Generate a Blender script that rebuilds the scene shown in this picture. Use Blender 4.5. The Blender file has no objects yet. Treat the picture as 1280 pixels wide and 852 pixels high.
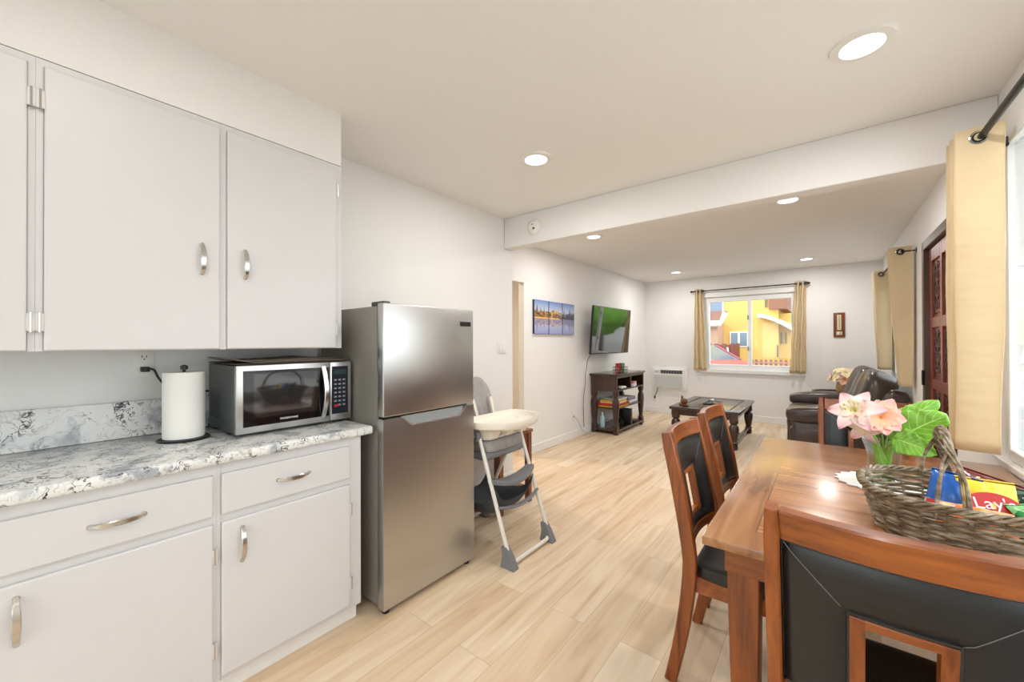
import bpy, bmesh, math, random
from math import sin, cos, pi, radians as R
from mathutils import Vector as V, Matrix, noise as mnoise
random.seed(7)
SC = bpy.context.scene
COL = SC.collection

# ------------------------------------------------------------------ camera, world, light, exposure
cam_d = bpy.data.cameras.new('camera')
cam_d.sensor_fit = 'HORIZONTAL'; cam_d.sensor_width = 36.0
cam_d.lens = 497.79 / 1280 * 36.0
cam_d.clip_start = 0.02; cam_d.clip_end = 300
cam = bpy.data.objects.new('camera', cam_d); COL.objects.link(cam)
YAW, PITCH, ROLL = R(-38.266), R(.3306), R(-.2139)
fw = V((sin(YAW)*cos(PITCH), cos(YAW)*cos(PITCH), sin(PITCH)))
rr = V((cos(YAW), -sin(YAW), 0)); uu = rr.cross(fw)
r2 = cos(ROLL)*rr + sin(ROLL)*uu; u2 = -sin(ROLL)*rr + cos(ROLL)*uu
cam.matrix_world = Matrix(((r2.x, u2.x, -fw.x, 0), (r2.y, u2.y, -fw.y, 0), (r2.z, u2.z, -fw.z, 1.31), (0, 0, 0, 1)))
SC.camera = cam

world = bpy.data.worlds.new('overcast_sky'); SC.world = world; world.use_nodes = True
bg = world.node_tree.nodes['Background']
bg.inputs[0].default_value = (.93, .97, 1.0, 1); bg.inputs[1].default_value = 3.2
SC.view_settings.view_transform = 'Standard'; SC.view_settings.look = 'None'
SC.view_settings.gamma = 1.0; SC.view_settings.use_curve_mapping = False
SC.view_settings.exposure = 0.1
LAMP_W = 8.0
LAMP_COL = (1.0, .975, .945)
sun_d = bpy.data.lights.new('sun', 'SUN'); sun_d.energy = 1.4; sun_d.angle = R(2); sun_d.color = (1, .95, .86)
sun = bpy.data.objects.new('sun', sun_d); COL.objects.link(sun)
sun.rotation_euler = V((.80, .45, -.75)).to_track_quat('-Z', 'Y').to_euler()

# ------------------------------------------------------------------ materials
def new_mat(name):
    m = bpy.data.materials.new(name); m.use_nodes = True
    nt = m.node_tree
    return m, nt, nt.nodes['Principled BSDF']
def N(nt, t, **kw):
    n = nt.nodes.new(t)
    for k, v in kw.items():
        if k in n.inputs.keys(): n.inputs[k].default_value = v
        else: setattr(n, k, v)
    return n
def L(nt, a, b): nt.links.new(a, b)
def c4(c): return (c[0], c[1], c[2], 1)
def srgb(r, g, b):
    f = lambda v: (v/255/12.92) if v/255 <= .04045 else ((v/255+.055)/1.055)**2.4
    return (f(r), f(g), f(b))
def coord(nt, scale=(1, 1, 1), rot=(0, 0, 0), loc=(0, 0, 0)):
    tc = N(nt, 'ShaderNodeTexCoord'); mp = N(nt, 'ShaderNodeMapping')
    mp.inputs['Scale'].default_value = scale; mp.inputs['Rotation'].default_value = rot; mp.inputs['Location'].default_value = loc
    L(nt, tc.outputs['Object'], mp.inputs['Vector']); return mp.outputs[0]
def ramp(nt, fac, stops, interp='LINEAR'):
    n = N(nt, 'ShaderNodeValToRGB'); n.color_ramp.interpolation = interp
    el = n.color_ramp.elements
    while len(el) < len(stops): el.new(.5)
    for e, (p, c) in zip(el, stops): e.position = p; e.color = c4(c)
    L(nt, fac, n.inputs[0]); return n.outputs[0]
def mix(nt, fac, a, b, mode='MIX'):
    n = N(nt, 'ShaderNodeMix', data_type='RGBA', blend_type=mode)
    for s, v in ((n.inputs[0], fac), (n.inputs[6], a), (n.inputs[7], b)):
        if hasattr(v, 'is_linked'): L(nt, v, s)
        else: s.default_value = c4(v) if isinstance(v, tuple) else v
    return n.outputs[2]
def math_(nt, op, a, b=None, c=None):
    n = N(nt, 'ShaderNodeMath', operation=op)
    for i, v in enumerate((a, b, c)):
        if v is None: continue
        if hasattr(v, 'is_linked'): L(nt, v, n.inputs[i])
        else: n.inputs[i].default_value = v
    return n.outputs[0]
def bump(nt, bsdf, h, strength=.2, dist=.01):
    b = N(nt, 'ShaderNodeBump'); b.inputs['Strength'].default_value = strength; b.inputs['Distance'].default_value = dist
    L(nt, h, b.inputs['Height']); L(nt, b.outputs[0], bsdf.inputs['Normal'])

def plain(name, c, rough=.5, metal=0, spec=.5, noise=0, nscale=30, bmp=0, coat=0, sheen=0):
    m, nt, b = new_mat(name)
    b.inputs['Base Color'].default_value = c4(c); b.inputs['Roughness'].default_value = rough
    b.inputs['Metallic'].default_value = metal; b.inputs['Specular IOR Level'].default_value = spec
    b.inputs['Coat Weight'].default_value = coat; b.inputs['Sheen Weight'].default_value = sheen
    nz = N(nt, 'ShaderNodeTexNoise'); nz.inputs['Scale'].default_value = nscale; nz.inputs['Detail'].default_value = 4
    L(nt, coord(nt), nz.inputs['Vector'])
    k = max(noise, .02)
    col = mix(nt, nz.outputs[0], tuple(v*(1-k) for v in c), tuple(min(1, v*(1+k)) for v in c))
    L(nt, col, b.inputs['Base Color'])
    if bmp: bump(nt, b, nz.outputs[0], bmp, .004)
    return m

def wood(name, dark, light, axis='z', scale=1.0, rough=.32, coat=.15, contrast=1):
    """long grain along axis"""
    m, nt, b = new_mat(name)
    s = {'x': (1.2, 14, 14), 'y': (14, 1.2, 14), 'z': (14, 14, 1.2)}[axis]
    v = coord(nt, tuple(k*scale for k in s))
    n1 = N(nt, 'ShaderNodeTexNoise'); n1.inputs['Scale'].default_value = 1.6; n1.inputs['Detail'].default_value = 6; n1.inputs['Distortion'].default_value = .6
    L(nt, v, n1.inputs['Vector'])
    n2 = N(nt, 'ShaderNodeTexNoise'); n2.inputs['Scale'].default_value = 7; n2.inputs['Detail'].default_value = 5
    L(nt, v, n2.inputs['Vector'])
    f = math_(nt, 'ADD', math_(nt, 'MULTIPLY', n1.outputs[0], .65), math_(nt, 'MULTIPLY', n2.outputs[0], .35))
    col = ramp(nt, f, [(.5-.2/contrast, dark), (.5+.18/contrast, light)])
    L(nt, col, b.inputs['Base Color'])
    b.inputs['Roughness'].default_value = rough; b.inputs['Coat Weight'].default_value = coat; b.inputs['Coat Roughness'].default_value = .15
    bump(nt, b, n2.outputs[0], .06, .002)
    return m

M = {}
M['wall'] = plain('wall_paint', srgb(238, 237, 235), .75, noise=.012, nscale=60, bmp=.04)
M['ceiling'] = plain('ceiling_paint', srgb(243, 241, 237), .85, noise=.012, nscale=50)
M['trim'] = plain('white_trim', srgb(240, 240, 238), .4)
M['vinyl'] = plain('white_vinyl', srgb(240, 242, 242), .35)
M['cab'] = plain('cabinet_white', srgb(217, 216, 218), .42, noise=.012, nscale=12)
M['chrome'] = plain('brushed_nickel', (.62, .6, .57), .22, 1)
M['steel'] = None
M['blackpl'] = plain('black_plastic', (.012, .012, .013), .35)
M['blackmatte'] = plain('black_matte', (.015, .015, .015), .6)
M['glossblack'] = plain('black_gloss', (.006, .006, .007), .06, spec=.7)
M['tvglass'] = plain('television_glass', (.006, .006, .007), .05, spec=1.0, coat=1)
M['whitepl'] = plain('white_plastic', srgb(238, 237, 232), .4)
M['iron'] = plain('dark_iron', (.02, .019, .017), .4, .6)
M['brass'] = plain('grommet_metal', (.55, .53, .5), .2, 1)
M['chairwood'] = wood('chair_wood', srgb(92, 40, 14), srgb(172, 94, 38), 'z', 1.0, .3, .15)
M['chairwoodx'] = wood('chair_wood_cross', srgb(100, 46, 16), srgb(178, 100, 42), 'x', 1.0, .3, .15)
M['dark'] = wood('espresso_wood', srgb(36, 22, 16), srgb(74, 48, 36), 'z', 1.0, .3, .3)
M['darkx'] = wood('espresso_wood_flat', srgb(40, 25, 19), srgb(80, 54, 42), 'y', 1.0, .25, .35)
M['redwood'] = wood('side_table_wood', srgb(92, 44, 20), srgb(140, 78, 40), 'z', 1.0, .35, .2)
M['doorwood'] = wood('door_mahogany', srgb(96, 36, 22), srgb(138, 62, 40), 'z', .8, .35, .3)
M['doorcarve'] = wood('door_carving', srgb(52, 20, 14), srgb(88, 38, 26), 'z', 1.2, .35, .2)
M['doorframe'] = wood('door_frame_wood', srgb(58, 42, 36), srgb(92, 72, 62), 'z', .8, .4, .1)
M['leather'] = plain('black_leather', (.013, .014, .015), .33, spec=.5, noise=.3, nscale=260, bmp=.12)
M['pipe'] = plain('leather_piping', (.03, .03, .03), .3)
M['stitch'] = plain('grey_stitching', (.16, .16, .155), .6)
M['sofa'] = plain('brown_leather', srgb(62, 50, 45), .3, spec=.6, noise=.25, nscale=14, bmp=.12)
M['greyplastic'] = plain('grey_plastic', srgb(126, 128, 132), .45)
M['cream'] = plain('cream_plastic', srgb(240, 232, 218), .35)
M['whitetube'] = plain('white_metal_tube', srgb(236, 232, 222), .35)
M['greyfab'] = plain('grey_fabric', srgb(158, 154, 152), .9, noise=.25, nscale=38, bmp=.3, sheen=.2)
M['darkmesh'] = plain('charcoal_mesh', srgb(60, 63, 68), .7, noise=.4, nscale=300)
M['paper'] = plain('paper_towel', srgb(244, 243, 238), .95, noise=.02, nscale=120, bmp=.25)
M['kraft'] = plain('newsprint', srgb(128, 116, 104), .9, noise=.22, nscale=26)
M['kraftb'] = plain('dark_newsprint', srgb(84, 74, 68), .9, noise=.25, nscale=30)
M['lace'] = plain('white_lace', srgb(244, 242, 238), .9, noise=.05, nscale=150, bmp=.4)
M['stem'] = plain('stem_green', srgb(120, 165, 70), .5, noise=.2, nscale=20)
M['red'] = plain('red_card', srgb(190, 40, 36), .5)
M['yellow'] = plain('yellow_card', srgb(238, 200, 50), .5)
M['blue'] = plain('blue_card', srgb(50, 90, 170), .5)
M['green'] = plain('green_card', srgb(50, 130, 80), .5)
M['white'] = plain('white_card', srgb(238, 238, 238), .5)
M['teal'] = plain('teal_plastic', srgb(80, 160, 160), .3)
M['grey'] = plain('mid_grey', srgb(150, 152, 154), .5)
M['darkgrey'] = plain('dark_grey', srgb(70, 72, 74), .5)
M['wirewall'] = plain('pale_cable', srgb(200, 200, 198), .5)

def steel():
    m, nt, b = new_mat('brushed_stainless')
    b.inputs['Metallic'].default_value = 1; b.inputs['Base Color'].default_value = (.56, .557, .552, 1)
    nz = N(nt, 'ShaderNodeTexNoise'); nz.inputs['Scale'].default_value = 1; nz.inputs['Detail'].default_value = 5
    L(nt, coord(nt, (3, 4, 420)), nz.inputs['Vector'])
    rr_ = N(nt, 'ShaderNodeMapRange'); rr_.inputs[3].default_value = .24; rr_.inputs[4].default_value = .36
    L(nt, nz.outputs[0], rr_.inputs[0]); L(nt, rr_.outputs[0], b.inputs['Roughness'])
    b.inputs['Anisotropic'].default_value = .5
    return m
M['steel'] = steel()
M['fridgeside'] = plain('fridge_side_paint', srgb(140, 136, 128), .42, .35, noise=.06, nscale=200)

def glass(name, tint=(1, 1, 1), refl=1.0, ior=1.45):
    m, nt, b = new_mat(name); nt.nodes.remove(b)
    out = nt.nodes['Material Output']
    tr = N(nt, 'ShaderNodeBsdfTransparent'); tr.inputs[0].default_value = c4(tint)
    gl = N(nt, 'ShaderNodeBsdfGlossy'); gl.inputs['Roughness'].default_value = .02
    lw = N(nt, 'ShaderNodeLayerWeight'); lw.inputs[0].default_value = .5; f0 = ((ior-1)/(ior+1))**2
    fr = N(nt, 'ShaderNodeMath', operation='MULTIPLY_ADD'); L(nt, math_(nt, 'POWER', lw.outputs['Facing'], 5.0), fr.inputs[0]); fr.inputs[1].default_value = 1-f0; fr.inputs[2].default_value = f0
    mx = N(nt, 'ShaderNodeMixShader'); L(nt, math_(nt, 'MULTIPLY', fr.outputs[0], refl), mx.inputs[0]); L(nt, tr.outputs[0], mx.inputs[1]); L(nt, gl.outputs[0], mx.inputs[2])
    L(nt, mx.outputs[0], out.inputs[0]); return m
M['glass'] = glass('window_glass', (.97, .985, .98))
M['vaseglass'] = glass('vase_glass', (.9, .94, .93), 1.6, 1.5)
M['smoke'] = glass('smoked_mesh', (.45, .46, .48), .6)

def emit(name, c, s):
    m, nt, b = new_mat(name)
    b.inputs['Base Color'].default_value = (.9, .9, .9, 1)
    b.inputs['Emission Color'].default_value = c4(c); b.inputs['Emission Strength'].default_value = s
    return m
M['lamp'] = emit('lit_lens', (1, .96, .9), 6)

def floor_mat():
    m, nt, b = new_mat('light_oak_planks')
    v = coord(nt, (1, 1, 1), (0, 0, R(90)))
    br = N(nt, 'ShaderNodeTexBrick', offset=.37, offset_frequency=2)
    L(nt, v, br.inputs['Vector'])
    br.inputs['Scale'].default_value = 1; br.inputs['Brick Width'].default_value = 1.22; br.inputs['Row Height'].default_value = .18
    br.inputs['Mortar Size'].default_value = .0012; br.inputs['Mortar Smooth'].default_value = .3; br.inputs['Bias'].default_value = 0
    br.inputs['Color1'].default_value = (0, 0, 0, 1); br.inputs['Color2'].default_value = (1, 1, 1, 1); br.inputs['Mortar'].default_value = (.5, .5, .5, 1)
    # grain, shifted plank by plank
    tc = N(nt, 'ShaderNodeTexCoord')
    off = N(nt, 'ShaderNodeVectorMath', operation='MULTIPLY_ADD')
    L(nt, br.outputs['Color'], off.inputs[0]); off.inputs[1].default_value = (3.1, 5.7, 0); L(nt, tc.outputs['Object'], off.inputs[2])
    mp = N(nt, 'ShaderNodeMapping'); mp.inputs['Scale'].default_value = (9, .8, 1); L(nt, off.outputs[0], mp.inputs[0])
    n1 = N(nt, 'ShaderNodeTexNoise'); n1.inputs['Scale'].default_value = 1.5; n1.inputs['Detail'].default_value = 7; n1.inputs['Distortion'].default_value = .9
    L(nt, mp.outputs[0], n1.inputs['Vector'])
    n2 = N(nt, 'ShaderNodeTexNoise'); n2.inputs['Scale'].default_value = 9; n2.inputs['Detail'].default_value = 4; L(nt, mp.outputs[0], n2.inputs['Vector'])
    grain = ramp(nt, n1.outputs[0], [(.25, srgb(200, 170, 138)), (.40, srgb(226, 203, 174)), (.56, srgb(238, 220, 195)), (.75, srgb(243, 228, 207))])
    fine = mix(nt, math_(nt, 'MULTIPLY', n2.outputs[0], .22), grain, srgb(216, 190, 158), 'MIX')
    tone = mix(nt, br.outputs['Color'], srgb(242, 233, 222), srgb(255, 255, 255))
    col = mix(nt, 1.0, fine, tone, 'MULTIPLY')
    col = mix(nt, math_(nt, 'MULTIPLY', br.outputs['Fac'], .55), col, srgb(150, 118, 84))
    L(nt, col, b.inputs['Base Color']); b.inputs['Roughness'].default_value = .42; b.inputs['Specular IOR Level'].default_value = .35
    return m
M['floor'] = floor_mat()

def granite(name, scale, sw=1.0):
    m, nt, b = new_mat(name)
    v = coord(nt, (scale, scale, scale))
    w = N(nt, 'ShaderNodeTexNoise'); w.inputs['Scale'].default_value = 1.6; w.inputs['Detail'].default_value = 3; L(nt, v, w.inputs['Vector'])
    off = N(nt, 'ShaderNodeVectorMath', operation='MULTIPLY_ADD'); L(nt, w.outputs['Color'], off.inputs[0]); off.inputs[1].default_value = (1.6, 1.6, 1.6); L(nt, v, off.inputs[2])
    a = N(nt, 'ShaderNodeTexNoise'); a.inputs['Scale'].default_value = 2.2; a.inputs['Detail'].default_value = 5; a.inputs['Distortion'].default_value = 1.2; L(nt, off.outputs[0], a.inputs['Vector'])
    vein = math_(nt, 'ABSOLUTE', math_(nt, 'SUBTRACT', a.outputs[0], .5))
    bl = N(nt, 'ShaderNodeTexNoise'); bl.inputs['Scale'].default_value = 1.1; bl.inputs['Detail'].default_value = 3; L(nt, off.outputs[0], bl.inputs['Vector'])
    gray = ramp(nt, bl.outputs[0], [(.34, srgb(168, 174, 180)), (.46, srgb(228, 230, 230)), (.62, srgb(238, 238, 235)), (.74, srgb(196, 194, 188))])
    veinm = ramp(nt, vein, [(0, (1, 1, 1)), (.012*sw, (.8, .8, .8)), (.03*sw, (0, 0, 0))])
    d = N(nt, 'ShaderNodeTexNoise'); d.inputs['Scale'].default_value = 2.0; d.inputs['Detail'].default_value = 2; L(nt, v, d.inputs['Vector'])
    dm = ramp(nt, d.outputs[0], [(.46, (0, 0, 0)), (.6, (1, 1, 1))])
    col = mix(nt, math_(nt, 'MULTIPLY', veinm, math_(nt, 'ADD', dm, .25)), gray, srgb(44, 44, 50))
    e = N(nt, 'ShaderNodeTexNoise'); e.inputs['Scale'].default_value = 4.6; e.inputs['Detail'].default_value = 3; e.inputs['Distortion'].default_value = 1.5; L(nt, off.outputs[0], e.inputs['Vector'])
    em = ramp(nt, e.outputs[0], [(.62, (0, 0, 0)), (.68, (1, 1, 1))])
    col = mix(nt, math_(nt, 'MULTIPLY', em, dm), col, srgb(62, 62, 68))
    L(nt, col, b.inputs['Base Color']); b.inputs['Roughness'].default_value = .28
    return m
M['granite'] = granite('marbled_counter', 9, 1.2)
M['granite2'] = granite('marbled_backsplash', 4.2, .8)

def curtain_mat():
    m, nt, b = new_mat('champagne_sateen')
    wv = N(nt, 'ShaderNodeTexNoise'); wv.inputs['Scale'].default_value = 1; wv.inputs['Detail'].default_value = 3
    L(nt, coord(nt, (60, 60, 700)), wv.inputs['Vector'])
    col = mix(nt, wv.outputs[0], srgb(228, 208, 168), srgb(243, 227, 194))
    L(nt, col, b.inputs['Base Color']); b.inputs['Roughness'].default_value = .5; b.inputs['Sheen Weight'].default_value = .3
    cw = N(nt, 'ShaderNodeTexNoise'); cw.inputs['Scale'].default_value = 1; cw.inputs['Detail'].default_value = 2; L(nt, coord(nt, (5, 5, 9)), cw.inputs['Vector']); bump(nt, b, cw.outputs[0], .55, .03)
    tl = N(nt, 'ShaderNodeBsdfTranslucent'); tl.inputs[0].default_value = c4(srgb(246, 234, 210))
    mx = N(nt, 'ShaderNodeMixShader'); mx.inputs[0].default_value = .42
    out = nt.nodes['Material Output']
    L(nt, b.outputs[0], mx.inputs[1]); L(nt, tl.outputs[0], mx.inputs[2]); L(nt, mx.outputs[0], out.inputs[0])
    return m
M['curtain'] = curtain_mat()

def tabletop_mat(hx, hy):
    m, nt, b = new_mat('dining_table_veneer')
    tc = N(nt, 'ShaderNodeTexCoord'); sp = N(nt, 'ShaderNodeSeparateXYZ'); L(nt, tc.outputs['Object'], sp.inputs[0])
    ax = math_(nt, 'SUBTRACT', hx, math_(nt, 'ABSOLUTE', sp.outputs[0])); ay = math_(nt, 'SUBTRACT', hy, math_(nt, 'ABSOLUTE', sp.outputs[1]))
    edge = math_(nt, 'MINIMUM', ax, ay)
    border = math_(nt, 'LESS_THAN', edge, .12)
    def grain(sc):
        n1 = N(nt, 'ShaderNodeTexNoise'); n1.inputs['Scale'].default_value = 1.4; n1.inputs['Detail'].default_value = 7; n1.inputs['Distortion'].default_value = .8
        L(nt, coord(nt, sc), n1.inputs['Vector']); return n1.outputs[0]
    gx = grain((1.5, 16, 16)); gy = grain((16, 1.5, 16))
    st = [(.3, srgb(132, 78, 42)), (.5, srgb(176, 116, 68)), (.7, srgb(200, 142, 92))]
    ca = ramp(nt, gx, st); cb = ramp(nt, gy, [(p, tuple(v*.82 for v in c)) for p, c in st])
    col = mix(nt, border, ca, cb)
    line = math_(nt, 'LESS_THAN', math_(nt, 'ABSOLUTE', math_(nt, 'SUBTRACT', edge, .12)), .0022)
    col = mix(nt, math_(nt, 'MULTIPLY', line, .6), col, srgb(70, 34, 16))
    seam = math_(nt, 'LESS_THAN', math_(nt, 'ABSOLUTE', math_(nt, 'SUBTRACT', math_(nt, 'ABSOLUTE', sp.outputs[1]), .19)), .0015)
    col = mix(nt, math_(nt, 'MULTIPLY', seam, .5), col, srgb(70, 34, 16))
    L(nt, col, b.inputs['Base Color']); b.inputs['Roughness'].default_value = .24; b.inputs['Coat Weight'].default_value = .8; b.inputs['Coat Roughness'].default_value = .24
    return m

def wicker_mat():
    m, nt, b = new_mat('grey_willow')
    n1 = N(nt, 'ShaderNodeTexNoise'); n1.inputs['Scale'].default_value = 26; n1.inputs['Detail'].default_value = 3; L(nt, coord(nt, (1, 1, 2.5)), n1.inputs['Vector'])
    L(nt, ramp(nt, n1.outputs[0], [(.3, srgb(78, 66, 54)), (.5, srgb(134, 116, 90)), (.7, srgb(182, 170, 150))]), b.inputs['Base Color'])
    b.inputs['Roughness'].default_value = .5; return m
M['wicker'] = wicker_mat()

def petal_mat():
    m, nt, b = new_mat('pink_lily_petal')
    at = N(nt, 'ShaderNodeAttribute'); at.attribute_name = 'along'
    L(nt, ramp(nt, at.outputs['Fac'], [(0, srgb(206, 196, 120)), (.25, srgb(246, 228, 200)), (.6, srgb(250, 226, 220)), (1, srgb(240, 178, 186))]), b.inputs['Base Color'])
    b.inputs['Roughness'].default_value = .6; return m
M['petal'] = petal_mat()
def peach_mat():
    m, nt, b = new_mat('peach_petal')
    at = N(nt, 'ShaderNodeAttribute'); at.attribute_name = 'along'
    L(nt, ramp(nt, at.outputs['Fac'], [(0, srgb(240, 150, 100)), (.5, srgb(248, 196, 160)), (1, srgb(246, 190, 186))]), b.inputs['Base Color'])
    b.inputs['Roughness'].default_value = .6; return m
M['peach'] = peach_mat()
M['creampetal'] = plain('cream_petal', srgb(246, 228, 184), .6, noise=.06, nscale=40)
def leaf_mat(name, a, bb, cc):
    m, nt, b = new_mat(name)
    at = N(nt, 'ShaderNodeAttribute'); at.attribute_name = 'along'
    au = N(nt, 'ShaderNodeAttribute'); au.attribute_name = 'across'
    k = math_(nt, 'ABSOLUTE', au.outputs['Fac'])
    w = math_(nt, 'SINE', math_(nt, 'MULTIPLY', math_(nt, 'SUBTRACT', at.outputs['Fac'], math_(nt, 'MULTIPLY', k, .35)), 46.0))
    nz = N(nt, 'ShaderNodeTexNoise'); nz.inputs['Scale'].default_value = 26; L(nt, coord(nt), nz.inputs['Vector'])
    base = mix(nt, nz.outputs[0], a, bb)
    vein = math_(nt, 'GREATER_THAN', w, .93)
    col = mix(nt, math_(nt, 'MULTIPLY', vein, .55), base, cc)
    col = mix(nt, math_(nt, 'LESS_THAN', k, .03), col, cc)
    L(nt, col, b.inputs['Base Color']); b.inputs['Roughness'].default_value = .35
    return m
M['leaf'] = leaf_mat('glossy_green_leaf', srgb(84, 150, 36), srgb(150, 205, 70), srgb(190, 225, 130))
M['leafdark'] = leaf_mat('dark_green_leaf', srgb(36, 70, 26), srgb(70, 110, 44), srgb(110, 150, 80))

def canvas_mat(name, y_off, w, h):
    m, nt, b = new_mat(name)
    tc = N(nt, 'ShaderNodeTexCoord'); sp = N(nt, 'ShaderNodeSeparateXYZ'); L(nt, tc.outputs['Object'], sp.inputs[0])
    u = math_(nt, 'DIVIDE', math_(nt, 'ADD', sp.outputs[1], y_off), w)
    v = math_(nt, 'DIVIDE', sp.outputs[2], h)          # 0 at the water line
    mm = math_(nt, 'ABSOLUTE', math_(nt, 'ADD', v, .02))
    cu = N(nt, 'ShaderNodeCombineXYZ'); L(nt, u, cu.inputs[0])
    n1 = N(nt, 'ShaderNodeTexNoise'); n1.inputs['Scale'].default_value = 26; n1.inputs['Detail'].default_value = 3; L(nt, cu.outputs[0], n1.inputs['Vector'])
    n2 = N(nt, 'ShaderNodeTexNoise'); n2.inputs['Scale'].default_value = 3.3; n2.inputs['Detail'].default_value = 2; L(nt, cu.outputs[0], n2.inputs['Vector'])
    pines = math_(nt, 'MULTIPLY', math_(nt, 'SMOOTH_MIN', math_(nt, 'ABSOLUTE', math_(nt, 'SUBTRACT', u, .55)), .4, .05), .35)
    th = math_(nt, 'ADD', math_(nt, 'ADD', math_(nt, 'MULTIPLY', math_(nt, 'SUBTRACT', n1.outputs[0], .5), 1.1), .10), pines)
    tree = math_(nt, 'LESS_THAN', mm, th)
    hill = math_(nt, 'LESS_THAN', mm, math_(nt, 'ADD', .03, math_(nt, 'MULTIPLY', n2.outputs[0], .34)))
    c3 = N(nt, 'ShaderNodeCombineXYZ'); L(nt, u, c3.inputs[0]); L(nt, mm, c3.inputs[1])
    n3 = N(nt, 'ShaderNodeTexNoise'); n3.inputs['Scale'].default_value = 13; n3.inputs['Detail'].default_value = 4; L(nt, c3.outputs[0], n3.inputs['Vector'])
    sky = ramp(nt, mm, [(0, srgb(224, 224, 232)), (.25, srgb(186, 200, 226)), (.55, srgb(88, 124, 190))])
    gold = ramp(nt, n3.outputs[0], [(.35, srgb(96, 68, 40)), (.5, srgb(206, 150, 78)), (.62, srgb(232, 190, 120))])
    ctree = mix(nt, ramp(nt, u, [(.3, (0, 0, 0)), (.6, (1, 1, 1))]), ramp(nt, n3.outputs[0], [(.4, srgb(48, 46, 44)), (.6, srgb(170, 126, 70))]), srgb(66, 66, 84))
    col = mix(nt, hill, sky, mix(nt, ramp(nt, u, [(.5, (0, 0, 0)), (.8, (1, 1, 1))]), gold, srgb(150, 150, 168)))
    col = mix(nt, math_(nt, 'MULTIPLY', tree, .85), col, ctree)
    water = math_(nt, 'LESS_THAN', v, -.02)
    col = mix(nt, math_(nt, 'MULTIPLY', water, .55), col, srgb(164, 164, 206))
    shore = math_(nt, 'LESS_THAN', mm, .02)
    col = mix(nt, math_(nt, 'MULTIPLY', shore, math_(nt, 'LESS_THAN', u, .6)), col, srgb(236, 190, 100))
    L(nt, col, b.inputs['Base Color']); b.inputs['Roughness'].default_value = .6
    return m

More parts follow.
